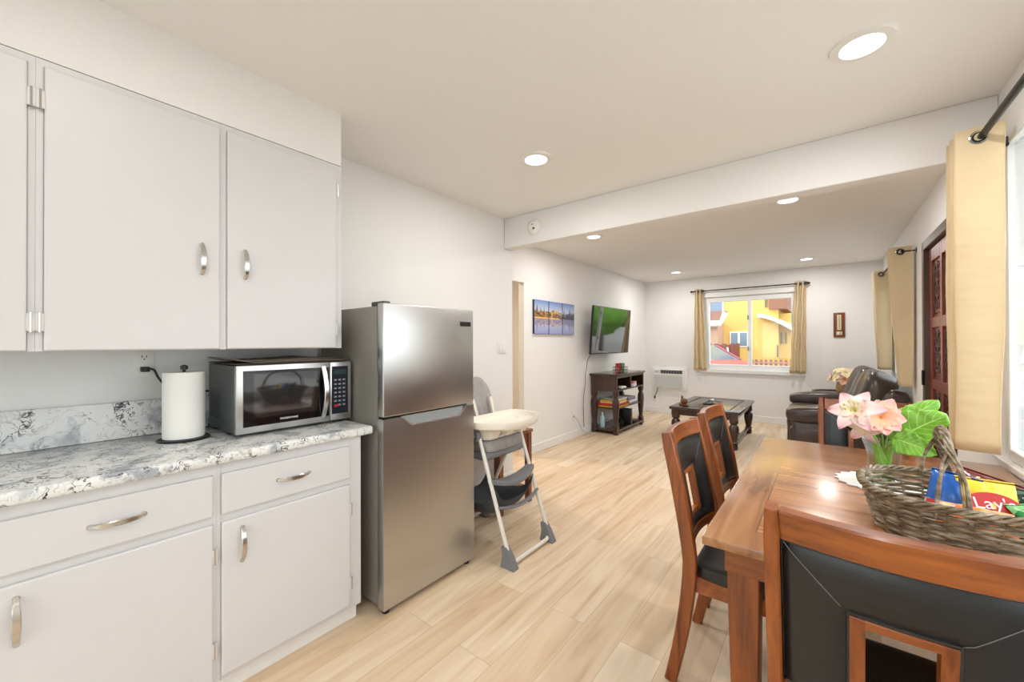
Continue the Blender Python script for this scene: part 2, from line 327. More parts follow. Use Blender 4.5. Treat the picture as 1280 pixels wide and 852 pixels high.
# ------------------------------------------------------------------ mesh helper
class MB:
    def __init__(s): s.bm = bmesh.new(); s.attr = {}
    def box(s, x0, x1, y0, y1, z0, z1, bev=0, seg=2):
        g = bmesh.ops.create_cube(s.bm, size=1)
        bmesh.ops.scale(s.bm, vec=(abs(x1-x0), abs(y1-y0), abs(z1-z0)), verts=g['verts'])
        bmesh.ops.translate(s.bm, vec=((x0+x1)/2, (y0+y1)/2, (z0+z1)/2), verts=g['verts'])
        if bev:
            es = list({e for v in g['verts'] for e in v.link_edges})
            bmesh.ops.bevel(s.bm, geom=es, offset=bev, segments=seg, affect='EDGES', profile=.5)
        return s
    def loft(s, rings, closed=True, cap=True):
        rs = [[s.bm.verts.new(p) for p in r] for r in rings]
        n = len(rs[0])
        for a, b in zip(rs, rs[1:]):
            for i in range(n if closed else n-1):
                j = (i+1) % n
                s.bm.faces.new((a[i], a[j], b[j], b[i]))
        if cap and closed:
            s.bm.faces.new(rs[0][::-1]); s.bm.faces.new(rs[-1])
        return s
    def tube(s, pts, r, n=8, closed=False, cap=True):
        P = [V(p) for p in pts]; k = len(P)
        rad = r if isinstance(r, (list, tuple)) else [r]*k
        T = []
        for i in range(k):
            a = P[(i-1) % k] if (closed or i > 0) else P[i]
            b = P[(i+1) % k] if (closed or i < k-1) else P[i]
            T.append((b-a).normalized())
        up = V((0, 0, 1)) if abs(T[0].z) < .9 else V((1, 0, 0))
        nrm = (up - T[0]*up.dot(T[0])).normalized()
        rings = []
        for i in range(k):
            nrm = (nrm - T[i]*nrm.dot(T[i])).normalized()
            bi = T[i].cross(nrm)
            rings.append([P[i] + (nrm*cos(2*pi*j/n) + bi*sin(2*pi*j/n))*rad[i] for j in range(n)])
        if closed:
            rs = [[s.bm.verts.new(p) for p in q] for q in rings]
            for i in range(k):
                a, b = rs[i], rs[(i+1) % k]
                for j in range(n): s.bm.faces.new((a[j], a[(j+1) % n], b[(j+1) % n], b[j]))
        else: s.loft(rings, True, cap)
        return s
    def lathe(s, prof, n=24, c=(0, 0, 0), axis='z', cap=True, sx=1, sy=1, sq=0):
        rings = []
        for r, z in prof:
            ring = []
            for j in range(n):
                t = 2*pi*j/n; cx, cy = cos(t), sin(t)
                if sq:
                    k = (abs(cx)**sq + abs(cy)**sq)**(-1/sq); cx *= k; cy *= k
                p = (r*cx*sx, r*cy*sy, z)
                if axis == 'x': p = (p[2], p[0], p[1])
                elif axis == 'y': p = (p[1], p[2], p[0])
                ring.append((p[0]+c[0], p[1]+c[1], p[2]+c[2]))
            rings.append(ring)
        s.loft(rings, True, cap); return s
    def grid(s, fn, nu, nv, attr=False):
        vs = [[s.bm.verts.new(fn(i/nu, j/nv)) for j in range(nv+1)] for i in range(nu+1)]
        if attr:
            for i in range(nu+1):
                for j in range(nv+1): s.attr[vs[i][j]] = (i/nu, (j/nv-.5)*2)
        for i in range(nu):
            for j in range(nv): s.bm.faces.new((vs[i][j], vs[i+1][j], vs[i+1][j+1], vs[i][j+1]))
        return vs
    def sup(s, c, a, e=.5, e2=None, nu=28, nv=16, rot=None, fn=None):
        """superellipsoid"""
        e2 = e if e2 is None else e2
        sg = lambda x, p: math.copysign(abs(x)**p, x)
        rings = []
        for i in range(1, nv):
            ph = -pi/2 + pi*i/nv; ring = []
            for j in range(nu):
                t = 2*pi*j/nu
                p = V((a[0]*sg(cos(ph), e)*sg(cos(t), e2), a[1]*sg(cos(ph), e)*sg(sin(t), e2), a[2]*sg(sin(ph), e)))
                if fn: p = fn(p)
                if rot: p = rot @ p
                ring.append(p + V(c))
            rings.append(ring)
        rs = [[s.bm.verts.new(p) for p in r] for r in rings]
        for A, B in zip(rs, rs[1:]):
            for j in range(nu): s.bm.faces.new((A[j], A[(j+1) % nu], B[(j+1) % nu], B[j]))
        for end, sgn in ((rs[0], -1), (rs[-1], 1)):
            p = V((0, 0, a[2]*sgn))
            if fn: p = fn(p)
            if rot: p = rot @ p
            v = s.bm.verts.new(p + V(c))
            for j in range(nu):
                f = (end[j], end[(j+1) % nu], v)
                s.bm.faces.new(f if sgn > 0 else f[::-1])
        return s
    def prism(s, poly, axis, d0, d1, bev=0):
        def mk(p, d): return {'x': (d, p[0], p[1]), 'y': (p[0], d, p[1]), 'z': (p[0], p[1], d)}[axis]
        a = [s.bm.verts.new(mk(p, d0)) for p in poly]; b = [s.bm.verts.new(mk(p, d1)) for p in poly]
        n = len(poly); fs = [s.bm.faces.new(a), s.bm.faces.new(b[::-1])]
        for i in range(n): fs.append(s.bm.faces.new((a[i], b[i], b[(i+1) % n], a[(i+1) % n])))
        bmesh.ops.recalc_face_normals(s.bm, faces=fs)
        if bev:
            es = list({e for v in a+b for e in v.link_edges})
            bmesh.ops.bevel(s.bm, geom=es, offset=bev, segments=2, affect='EDGES', profile=.5)
        return s
    def rects(s, stations, ch=.004):
        """loft of chamfered rectangles: (centre, ux, uy, hx, hy)"""
        rings = []
        for c, ux, uy, hx, hy in stations:
            c, ux, uy = V(c), V(ux), V(uy); r = []
            for sx, sy, first in ((1, 1, 0), (-1, 1, 1), (-1, -1, 0), (1, -1, 1)):
                a = c + ux*sx*(hx-ch) + uy*sy*hy; b = c + ux*sx*hx + uy*sy*(hy-ch)
                r += [b, a] if not first else [a, b]
            rings.append(r)
        s.loft(rings); return s
    def build(s, name, mat, parent=None, smooth=True, ang=40, solid=0, sub=0):
        bmesh.ops.recalc_face_normals(s.bm, faces=s.bm.faces[:]) if not solid else None
        me = bpy.data.meshes.new(name)
        if s.attr:
            s.bm.verts.index_update(); vals = [(0, 0)]*len(s.bm.verts)
            for v, ab in s.attr.items(): vals[v.index] = ab
        s.bm.to_mesh(me); s.bm.free()
        if s.attr:
            for k, nm in enumerate(('along', 'across')):
                a = me.attributes.new(nm, 'FLOAT', 'POINT')
                for i, ab in enumerate(vals): a.data[i].value = ab[k]
        if smooth:
            for p in me.polygons: p.use_smooth = True
            me.set_sharp_from_angle(angle=R(ang))
        mats = mat if isinstance(mat, list) else [mat]
        for mm_ in mats: me.materials.append(M[mm_] if isinstance(mm_, str) else mm_)
        o = bpy.data.objects.new(name, me); COL.objects.link(o)
        if parent: o.parent = parent
        if solid:
            md = o.modifiers.new('thickness', 'SOLIDIFY'); md.thickness = solid; md.offset = 0
        if sub:
            md = o.modifiers.new('smooth', 'SUBSURF'); md.levels = sub; md.render_levels = sub
        return o

def tag(o, label=None, cat=None, group=None, kind=None):
    if label: o['label'] = label
    if cat: o['category'] = cat
    if group: o['group'] = group
    if kind: o['kind'] = kind
    return o
def thing(name, label, cat, loc=(0, 0, 0), rotz=0, group=None):
    o = bpy.data.objects.new(name, None); COL.objects.link(o); o.empty_display_size = .1
    o.location = loc; o.rotation_euler = (0, 0, rotz)
    return tag(o, label, cat, group)
def struct(name, mb, mat, parent=None, **kw):
    o = mb.build(name, mat, parent, **kw)
    if not parent: o['kind'] = 'structure'
    return o
def dup(root, loc, rotz, label=None, group=None):
    r = root.copy(); COL.objects.link(r); r.location = loc; r.rotation_euler = (0, 0, rotz)
    if label: r['label'] = label
    if group: r['group'] = group
    for ch in list(root.children):
        c = ch.copy(); COL.objects.link(c); c.parent = r
        for g in ch.children:
            d = g.copy(); COL.objects.link(d); d.parent = c
    return r
def text(name, body, size, mat, parent, loc, rot, extrude=.0004, align='CENTER', sx=1):
    cu = bpy.data.curves.new(name, 'FONT'); cu.body = body; cu.size = size; cu.extrude = extrude
    cu.align_x = align; cu.align_y = 'CENTER'
    cu.materials.append(M[mat] if isinstance(mat, str) else mat)
    o = bpy.data.objects.new(name, cu); COL.objects.link(o); o.parent = parent
    dg = bpy.context.evaluated_depsgraph_get(); me = bpy.data.meshes.new_from_object(o.evaluated_get(dg)); bpy.data.objects.remove(o)
    o = bpy.data.objects.new(name, me); COL.objects.link(o); o.parent = parent
    o.location = loc; o.rotation_euler = rot; o.scale = (sx, 1, 1); return o
def arc(c, r, a0, a1, n, plane='xz'):
    out = []
    for i in range(n+1):
        t = a0 + (a1-a0)*i/n
        p = {'xz': (c[0]+r*cos(t), c[1], c[2]+r*sin(t)), 'xy': (c[0]+r*cos(t), c[1]+r*sin(t), c[2]), 'yz': (c[0], c[1]+r*cos(t), c[2]+r*sin(t))}[plane]
        out.append(p)
    return out
def smoothpath(pts, n=6):
    """Catmull-Rom"""
    P = [V(p) for p in pts]; out = []
    for i in range(len(P)-1):
        p0 = P[max(i-1, 0)]; p1 = P[i]; p2 = P[i+1]; p3 = P[min(i+2, len(P)-1)]
        for k in range(n):
            t = k/n
            out.append(.5*((2*p1) + (p2-p0)*t + (2*p0-5*p1+4*p2-p3)*t*t + (3*p1-p0-3*p2+p3)*t**3))
    out.append(P[-1]); return out

# ------------------------------------------------------------------ the room
CEIL = 2.465; XR = .64; XK = -2.346; XL = -2.742; YF = 7.64; YB = -1.7
struct('floor', MB().box(-4.6, XR+.14, YB-.14, YF+.14, -.1, 0), 'floor', smooth=False)
struct('ceiling', MB().box(-4.6, XR+.14, YB-.14, YF+.14, CEIL, CEIL+.1), 'ceiling', smooth=False)
def wall_holes(axis, p0, p1, a0, a1, z0, z1, holes):
    """wall slab across axis, with rectangular holes (a0, a1, z0, z1), sorted along a"""
    mb = MB()
    def bx(u0, u1, w0, w1):
        if u1-u0 < 1e-4 or w1-w0 < 1e-4: return
        if axis == 'x': mb.box(p0, p1, u0, u1, w0, w1)
        else: mb.box(u0, u1, p0, p1, w0, w1)
    cur = a0
    for h in holes:
        bx(cur, h[0], z0, z1); bx(h[0], h[1], z0, h[2]); bx(h[0], h[1], h[3], z1); cur = h[1]
    bx(cur, a1, z0, z1)
    return mb
W1 = (.35, 2.81, .785, 2.235); D1 = (3.72, 4.62, 0, 2.06); W2 = (5.42, 6.52, .95, 2.03)
struct('wall_right', wall_holes('x', XR, XR+.14, YB, YF, 0, CEIL, [W1, D1, W2]), 'wall', smooth=False)
W3 = (-1.70, -.345, .845, 2.10)
struct('wall_far', wall_holes('y', YF, YF+.14, -2.9, XR+.14, 0, CEIL, [W3]), 'wall', smooth=False)
struct('wall_living', wall_holes('x', XL-.075, XL, 2.86, YF, 0, CEIL, [(2.98, 3.70, 0, 2.012)]), 'wall', smooth=False)
struct('wall_kitchen', MB().box(XK-.12, XK, YB, 2.98, 0, CEIL).box(XL-.12, XK-.12, 2.86, 2.98, 0, CEIL), 'wall', smooth=False)
struct('wall_back', wall_holes('y', YB-.14, YB, -2.5, XR+.14, 0, CEIL, [(-1.9, .3, .02, 2.08)]), 'wall', smooth=False)  # opening added in the unseen back wall to let daylight in
struct('wall_hall', MB().box(-4.6, -4.48, 1.4, 5.2, 0, CEIL).box(-4.6, XL-.12, 5.2, 5.32, 0, CEIL).box(-4.6, XK-.12, 1.28, 1.4, 0, CEIL), 'wall', smooth=False)
struct('trim_beam', MB().box(XK, XR, 2.865, 2.98, 2.19, CEIL, .004, 1).box(XL, XK, 2.98-.115, 2.98, 2.19, CEIL), 'wall', smooth=False)
struct('trim_soffit', MB().box(XK, -1.912, YB, 1.04, 2.203, CEIL), 'wall', smooth=False)
def baseboard(name, segs):
    mb = MB()
    for s_ in segs: mb.box(*s_, 0, .105, .004, 1)
    struct(name, mb, 'trim', smooth=False)
baseboard('baseboard_left', [(XL, XL+.014, 3.70, YF)])
baseboard('baseboard_far', [(XL, XR, YF-.014, YF)])
baseboard('baseboard_right', [(XR-.014, XR, 4.72, YF), (XR-.014, XR, YB, 3.62)])
baseboard('baseboard_kitchen', [(XK, XK+.014, 1.8, 2.98)])

# window in the right wall beside the table
def slider(name, axis, pos, sgn, a0, a1, z0, z1, mull=None, fr=.05, dep=.07, d0=.03, gd=.06, frz=None):
    """sgn: +1 when outside lies towards + along axis. frame, sash mullion, panes, latch"""
    def B(mb, u0, u1, d0, d1, w0, w1, bev=.004):
        e0, e1 = pos+sgn*d0, pos+sgn*d1
        if axis == 'x': mb.box(min(e0, e1), max(e0, e1), u0, u1, w0, w1, bev, 1)
        else: mb.box(u0, u1, min(e0, e1), max(e0, e1), w0, w1, bev, 1)
        return mb
    f = MB(); d1 = d0+dep; frz = frz or fr
    B(f, a0, a0+fr, d0, d1, z0, z1); B(f, a1-fr, a1, d0, d1, z0, z1); B(f, a0+fr, a1-fr, d0, d1, z0, z0+frz); B(f, a0+fr, a1-fr, d0, d1, z1-frz, z1)
    o = struct(name, f, 'vinyl', smooth=False)
    if mull is not None:
        B(MB(), mull-.028, mull+.028, .025, .085, z0+fr, z1-fr).build('mullion', 'vinyl', o, smooth=False)
        lt = MB(); B(lt, mull-.034, mull-.012, .008, .03, (z0+z1)/2+.22, (z0+z1)/2+.29, .003)
        B(lt, mull-.034, mull-.012, .008, .03, (z0+z1)/2-.30, (z0+z1)/2-.23, .003); lt.build('latch', 'grey', o)
    g = MB(); B(g, a0+fr-.005, a1-fr+.005, gd-.002, gd+.002, z0+fr-.005, z1-fr+.005, 0); g.build('glass_pane', 'glass', o, smooth=False)
    return o
w1 = slider('window_1', 'x', XR, 1, W1[0], W1[1], W1[2], W1[3], fr=.05, d0=-.004, gd=.012)
MB().box(XR-.03, XR+.03, W1[0]-.06, W1[1]+.06, W1[2]-.03, W1[2], .004, 1).box(XR-.014, XR+.03, W1[0]-.05, W1[1]+.05, W1[2]-.075, W1[2]-.03).build('sill', 'trim', w1, smooth=False)
w2 = slider('window_2', 'x', XR, 1, W2[0], W2[1], W2[2], W2[3], mull=5.97)
slider('door_added_daylight', 'y', YB, -1, -1.9, .3, .02, 2.08, mull=-.8, fr=.06)  # unseen glass door, added to light the room from behind
w3 = slider('window_3', 'y', YF, 1, W3[0], W3[1], W3[2], W3[3], mull=-1.0, fr=.085)
MB().box(W3[0]-.07, W3[1]+.07, YF-.012, YF, W3[3], W3[3]+.07, .003, 1).box(W3[0]-.07, W3[0], YF-.012, YF, W3[2], W3[3], .003, 1).box(W3[1], W3[1]+.07, YF-.012, YF, W3[2], W3[3], .003, 1).build('casing', 'trim', w3, smooth=False)
MB().box(W3[0]-.09, W3[1]+.09, YF-.035, YF+.03, W3[2]-.06, W3[2], .004, 1).build('sill', 'trim', w3, smooth=False)

# carved front door in the right wall
fr = MB()
fr.box(XR-.02, XR+.12, D1[1]-.03, D1[1]+.04, 0, D1[3]+.06, .004, 1).box(XR-.02, XR+.12, D1[0]-.04, D1[0]+.03, 0, D1[3]+.06, .004, 1).box(XR-.02, XR+.12, D1[0]+.03, D1[1]-.03, D1[3]-.01, D1[3]+.06, .004, 1)
d1 = struct('door_1', fr, 'doorframe', smooth=False)
leaf = MB(); y0, y1 = D1[0]+.032, D1[1]-.032; X0 = XR+.012
pw = (y1-y0-.09*2-.06)/2
pz = [(.14, .50), (.58, .94), (1.02, 1.42), (1.50, 1.94)]
leaf.box(X0+.016, X0+.045, y0, y1, .012, 2.045)
cols = [(y0+.09, y0+.09+pw), (y1-.09-pw, y1-.09)]
leaf.box(X0, X0+.02, y0, cols[0][0], .012, 2.045, .003, 1).box(X0, X0+.02, cols[0][1], cols[1][0], .012, 2.045, .003, 1).box(X0, X0+.02, cols[1][1], y1, .012, 2.045, .003, 1)
zz = [.012]+[v for p in pz for v in p]+[2.045]
for a, b in cols:
    for i in range(0, len(zz), 2): leaf.box(X0, X0+.02, a, b, zz[i], zz[i+1], .003, 1)
lf = leaf.build('door_leaf', 'doorwood', d1, smooth=False)
for a, b in cols:
    for z0, z1 in pz:
        cv = MB(); yc, zc = (a+b)/2, (z0+z1)/2; hw, hh = (b-a)/2-.02, (z1-z0)/2-.03
        cv.tube([(X0+.014, yc-hw, zc-hh), (X0+.014, yc+hw, zc-hh), (X0+.014, yc+hw, zc+hh), (X0+.014, yc-hw, zc+hh)], .008, 6, True)
        for k in range(3):
            zk = zc+(k-1)*hh*.62
            for sgn in (-1, 1):
                pts = []
                for t in range(26):
                    th = t*.36; rad = .008+hw*.62*(1-t/26)
                    pts.append((X0+.012, yc+sgn*(hw*.36+rad*cos(th)*.62), zk+rad*sin(th)*.8))
                cv.tube(pts, .0055, 5)
            cv.sup((X0+.012, yc, zk+hh*.3), (.007, .016, .028), 1, nu=10, nv=8)
        cv.build('carved_panel', 'doorcarve', lf)
for z in (.25, 1.02, 1.80):
    MB().box(XR-.028, XR-.019, D1[1]-.035, D1[1]+.03, z-.055, z+.055, .003, 1).tube([(XR-.026, D1[1]-.03, z-.06), (XR-.026, D1[1]-.03, z+.06)], .008, 8).build('hinge', 'iron', d1)
MB().lathe([(.028, 0), (.028, .008), (.012, .012), (.012, .035), (.026, .045), (.03, .058), (.022, .07), (.004, .072)], 16, (0, 0, 0), 'x').build('door_knob', 'chrome', d1)
kn = d1.children[-1]; kn.location = (X0, y0+.065, .98); kn.scale = (-1, 1, 1)
MB().lathe([(.026, 0), (.026, .012), (.006, .016)], 16, (0, 0, 0), 'x').build('deadbolt', 'chrome', d1)
kn = d1.children[-1]; kn.location = (X0, y0+.065, 1.13); kn.scale = (-1, 1, 1)

# ------------------------------------------------------------------ recessed ceiling lights
def downlight(x, y, label, watts=LAMP_W, col=LAMP_COL):
    t = thing('recessed_light', label, 'ceiling light', (x, y, CEIL), group='recessed ceiling lights')
    MB().lathe([(.066, -.002), (.07, -.012), (.098, -.009), (.1, -.001)], 32, cap=False).build('trim_ring', 'whitepl', t)
    MB().lathe([(.001, -.0045), (.069, -.0045), (.069, -.003), (.001, -.003)], 32, cap=True).build('lens', 'lamp', t)
    ld = bpy.data.lights.new('light_source', 'AREA'); ld.shape = 'DISK'; ld.size = .13; ld.energy = watts; ld.color = col
    lo = bpy.data.objects.new('light_source', ld); COL.objects.link(lo); lo.parent = t; lo.location = (0, 0, -.014)
    return t
downlight(.116, 2.05, 'large round recessed light in the ceiling above the dining table')
downlight(-1.418, 2.047, 'round recessed light in the kitchen ceiling out from the refrigerator')
downlight(-1.967, 3.926, 'recessed light just beyond the ceiling beam, by the wall of pictures', 12)
downlight(-.235, 3.907, 'recessed light just beyond the ceiling beam, on the front door side', 12)
downlight(-1.924, 6.785, 'small recessed light over the far corner with the air conditioner', 12)
downlight(-.207, 6.836, 'small recessed light over the sofa end of the living room', 12)
downlight(-1.20, .1, 'recessed light above the kitchen counter near the upper cabinets', 3)
downlight(.05, -.4, 'recessed light in the kitchen ceiling behind the viewpoint')
downlight(-3.6, 3.4, 'recessed light in the hall beyond the doorway', 22, (1, .80, .58))

# ------------------------------------------------------------------ kitchen cabinets
def pull(name, parent, c, half, axis, out=.024, fat=.0065):
    """arched bar pull standing off in +x"""
    st = []
    for i in range(17):
        t = -1+2*i/16; k = out*(1-abs(t)**2.6); dk = -out*2.6*abs(t)**1.6*math.copysign(1, t)/half
        p = [c[0]+.002+k, c[1], c[2]]; p[1 if axis == 'y' else 2] += half*t
        tg = V((dk, 1, 0)).normalized() if axis == 'y' else V((dk, 0, 1)).normalized()
        wd = V((0, 0, 1)) if axis == 'y' else V((0, 1, 0)); nn = tg.cross(wd)
        st.append((p, wd, nn, .009-.0035*abs(t)**2, .0036))
    mb = MB().rects(st, .002)
    for s_ in (-1, 1):
        p = list(c); p[1 if axis == 'y' else 2] += half*s_*.97
        mb.lathe([(fat*1.25, 0), (fat*1.1, .004)], 10, (p[0], p[1], p[2]), 'x')
    return mb.build(name, 'chrome', parent)
def hinge(parent, x, y, z, h=.05):
    h_ = MB().tube([(x+.006, y, z-h/2-.003), (x+.006, y, z+h/2+.003)], .0032, 8).build('hinge', 'chrome', parent)
    MB().box(x-.002, x+.0065, y-.009, y+.009, z-h/2, z+h/2, .001, 1).build('leaf_plate', 'cab', parent); return h_
UX = -1.912
def upper(label, y0, y1, doors, panels, hinges, handles):
    t = thing('wall_cabinet', label, 'kitchen cabinet', (0, 0, 0), group='white wall cabinets')
    MB().box(XK+.002, UX-.004, y0, y1, 1.29, 2.2, .002, 1).build('carcass', 'cab', t, smooth=False)
    f = MB()
    for a, b in panels: f.box(UX-.004, UX, a, b, 1.29, 2.2)
    f.box(UX-.0041, UX-.0005, y0+.001, y1-.001, 2.178, 2.2).build('face_frame', 'cab', t, smooth=False)
    for (a, b), hs, hd in zip(doors, hinges, handles):
        d = MB().box(UX-.002, UX+.012, a, b, 1.2925, 2.176, .004, 2).build('door', 'cab', t, smooth=False)
        if hd is not None: pull('handle', d, (UX+.012, hd, 1.64), .062, 'z')
        if hs is not None:
            for z in (1.38, 2.07): hinge(d, UX+.006, hs, z, .055)
    return t
upper('white wall cabinet run nearest the refrigerator with two flat doors over the microwave', .053, 1.04, [(.070, .526), (.552, 1.008)], [(.053, .068), (.528, .55), (1.01, 1.04)], [.062, 1.014], [.468, .614])
upper('white wall cabinet at the near end of the run, hinged against the next cabinet', -1.0, .0525, [(-.98, -.49), (-.47, .036)], [(-1.0, -.982), (-.488, -.472), (.038, .0525)], [None, .044], [-.55, -.43])
BX = -1.755
def base(label, y0, y1, cols, stiles):
    t = thing('base_cabinet', label, 'kitchen cabinet', (0, 0, 0), group='white base cabinets')
    MB().box(XK+.002, BX-.004, y0, y1, .075, .874, .002, 1).build('carcass', 'cab', t, smooth=False)
    MB().box(XK+.002, BX-.035, y0+.002, y1-.004, 0, .075).build('toe_kick', 'trim', t, smooth=False)
    f = MB()
    for a, b in stiles: f.box(BX-.005, BX, a, b, .075, .874)
    for a, b, *_ in cols:
        f.box(BX-.005, BX-.0005, a, b, .835, .874).box(BX-.005, BX-.0005, a, b, .656, .686).box(BX-.005, BX-.0005, a, b, .075, .096)
    f.build('face_frame', 'cab', t, smooth=False)
    for a, b, hy, hinge_y in cols:
        w = MB().box(BX-.004, BX+.014, a, b, .686, .835, .005, 2).build('drawer', 'cab', t, smooth=False)
        pull('handle', w, (BX+.014, (a+b)/2, .762), .063, 'y')
        d = MB().box(BX-.004, BX+.014, a, b, .094, .656, .005, 2).build('door', 'cab', t, smooth=False)
        pull('handle', d, (BX+.014, hy, .556), .064, 'z')
        for z in (.20, .54): hinge(d, BX+.008, hinge_y, z, .05)
    return t
base('white base cabinet next to the refrigerator with one drawer over one door', .476, 1.05, [(.489, .99, .553, .996)], [(.476, .488), (.99, 1.05)])
base('white base cabinet at the near end of the counter with a wide drawer', -1.0, .4755, [(-.03, .462, .017, .467), (-.55, -.06, -.12, -.555)], [(-1.0, -.55), (-.06, -.03), (.462, .4755)])
ct = MB().box(XK+.002, -1.722, -1.0, 1.10, .875, .915, .012, 3)
tag(ct.build('countertop', 'granite'), 'white and grey marbled countertop on the white base cabinets', 'countertop')
tag(MB().box(XK+.001, XK+.022, -1.0, 1.098, .916, 1.07, .003, 1).build('backsplash', 'granite2'), 'low marbled backsplash strip standing along the kitchen wall', 'backsplash')

def wallplate(name, label, cat, loc, rotz, w=.07, h=.115, kind='outlet', group=None, gang=1):
    """local: plate faces +x"""
    t = thing(name, label, cat, loc, rotz, group)
    MB().box(0, .006, -w/2, w/2, -h/2, h/2, .003, 2).build('plate', 'whitepl', t)
    if kind == 'outlet':
        for dz in (-.026, .026):
            s_ = MB().lathe([(.017, .005), (.017, .0075), (.001, .008)], 20, (0, 0, dz), 'x').build('socket', 'whitepl', t)
            MB().box(.0078, .0086, -.0085, -.0060, dz-.002, dz+.008).box(.0078, .0086, .0060, .0085, dz-.002, dz+.008).lathe([(.0028, .0078), (.0028, .0086)], 8, (0, 0, dz-.008), 'x').build('slot', 'blackmatte', s_)
    elif kind == 'switch':
        for k in range(gang):
            y = (k-(gang-1)/2)*.046
            MB().box(.005, .0085, y-.016, y+.016, -.033, .033, .0015, 1).box(.008, .0105, y-.012, y+.012, -.002, .028, .001, 1).build('rocker', 'trim', t)
    elif kind == 'coax':
        MB().lathe([(.011, .005), (.011, .016), (.006, .018)], 12, (0, 0, 0), 'x').build('socket', 'grey', t)
    return t
wallplate('power_outlet', 'white double outlet over the backsplash with a black plug in it', 'outlet', (XK, .371, 1.229), 0)
wallplate('light_switch', 'white double light switch on the wall above the high chair', 'switch', (XK, 2.82, 1.275), 0, .115, .115, 'switch', gang=2)
wallplate('cable_outlet', 'small white cable outlet low on the wall left of the console table', 'outlet', (XL, 4.83, .30), 0, kind='coax')
wallplate('power_outlet', 'white outlet low on the far wall under the air conditioner', 'outlet', (-2.56, YF, .26), R(-90))

# paper towel
t = thing('paper_towel_holder', 'black paper towel stand with round base on the counter', 'paper towel holder', (-2.115, .46, .915))
MB().lathe([(.002, 0), (.088, 0), (.09, .004), (.086, .008), (.006, .009)], 36).build('base', 'blackpl', t)
MB().lathe([(.006, .008), (.006, .29), (.013, .292), (.013, .306), (.004, .31)], 16).build('post', 'blackpl', t)
r_ = MB().lathe([(.022, .0105), (.070, .0105), (.0705, .02), (.0705, .275), (.069, .2805), (.022, .2805), (.022, .0105)], 48, cap=False).build('paper_towel_roll', 'paper')
r_.location = (-2.115, .46, .915); tag(r_, 'thick white paper towel roll on the black stand', 'paper towel')

# microwave
def microwave():
    t = thing('microwave', 'stainless steel microwave with black glass door on the counter', 'microwave', (-2.1245, .847, .915))
    x0, x1, y0, y1, z0, z1 = -.17, .17, -.2565, .2565, .014, .305
    MB().box(x0, x1, y0, y1, z0, z1, .006, 2).build('housing', plain('microwave_housing', srgb(96, 100, 100), .35, .6), t)
    for sx in (-.12, .11):
        for sy in (-.2, .2): MB().lathe([(.014, 0), (.016, .016)], 12, (sx, sy, 0)).build('foot', 'blackpl', t)
    d = MB().box(x1, x1+.022, y0, y0+.40, z0, z1, .004, 2)
    d.box(x1, x1+.022, y0+.402, y1, z0, z1, .004, 2)
    dr = d.build('front_frame', 'steel', t)
    g = MB().box(x1+.021, x1+.0245, y0+.026, y0+.396, z0+.028, z1-.024, .001, 1).build('door_glass', 'glossblack', t)
    MB().box(x1+.0244, x1+.0249, y0+.066, y0+.338, z0+.062, z1-.038).build('window', plain('dark_mirror_glass', (.02, .02, .021), .04, 0, 1.0), g)
    pts = [(x1+.02, y0+.366, z0+.022)] + [(x1+.024+.03*sin(pi*k/10), y0+.366+.004*sin(pi*k/10), z0+.022+(z1-z0-.04)*k/10) for k in range(11)] + [(x1+.02, y0+.366, z1-.018)]
    h = MB(); st = []
    for p in pts: st.append((p, (0, 1, 0), (1, 0, 0), .011, .006))
    h.rects(st, .003); h.build('handle', 'chrome', t)
    cp = MB().box(x1+.021, x1+.0245, y0+.41, y1-.018, z0+.032, z1-.022, .001, 1).build('control_panel', plain('navy_panel', (.012, .016, .03), .15), t)
    MB().box(x1+.0245, x1+.0252, y0+.42, y1-.028, z1-.062, z1-.038).build('display', plain('lcd', (.03, .05, .055), .2), cp)
    k = MB()
    yc = (y0+.41+y1-.018)/2
    for r in range(7):
        for c in range(3):
            if r == 6 and c < 1: continue
            k.box(x1+.0245, x1+.0253, yc-.031+c*.022, yc-.018+c*.022, z1-.086-r*.021-.008, z1-.086-r*.021)
    k.build('button', 'grey', cp)
    MB().box(x1+.0245, x1+.0254, yc-.031, yc-.010, z1-.224, z1-.212).build('stop_button', 'red', cp)
    v = MB()
    for r in range(12):
        for c in range(7): v.box(x0+.03+c*.020, x0+.044+c*.020, y0-.0008, y0+.001, z0+.05+r*.009, z0+.0535+r*.009)
    v.build('vent', 'blackmatte', t)
    text('brand_text', 'FARBERWARE', .0125, 'white', g, (x1+.0248, y0+.21, z0+.046), (R(90), 0, R(90)))
    XO = XK+2.1245
    o = (XO, .371-.847, 1.229-.026-.915)
    MB().box(XO+.008, XO+.032, o[1]-.014, o[1]+.016, o[2]-.011, o[2]+.011, .004, 2).tube(smoothpath([(XO+.03, o[1]+.01, o[2]), (XO+.05, o[1]+.025, o[2]-.003), (XO+.055, o[1]+.04, o[2]-.04), (XO+.05, o[1]+.07, o[2]-.08), (XO+.04, o[1]+.12, o[2]-.11), (XO+.025, y0+.02, .17), (XO+.02, y0+.06, .13)], 6), .0045, 8).build('power_cord', 'blackpl', t)
microwave()
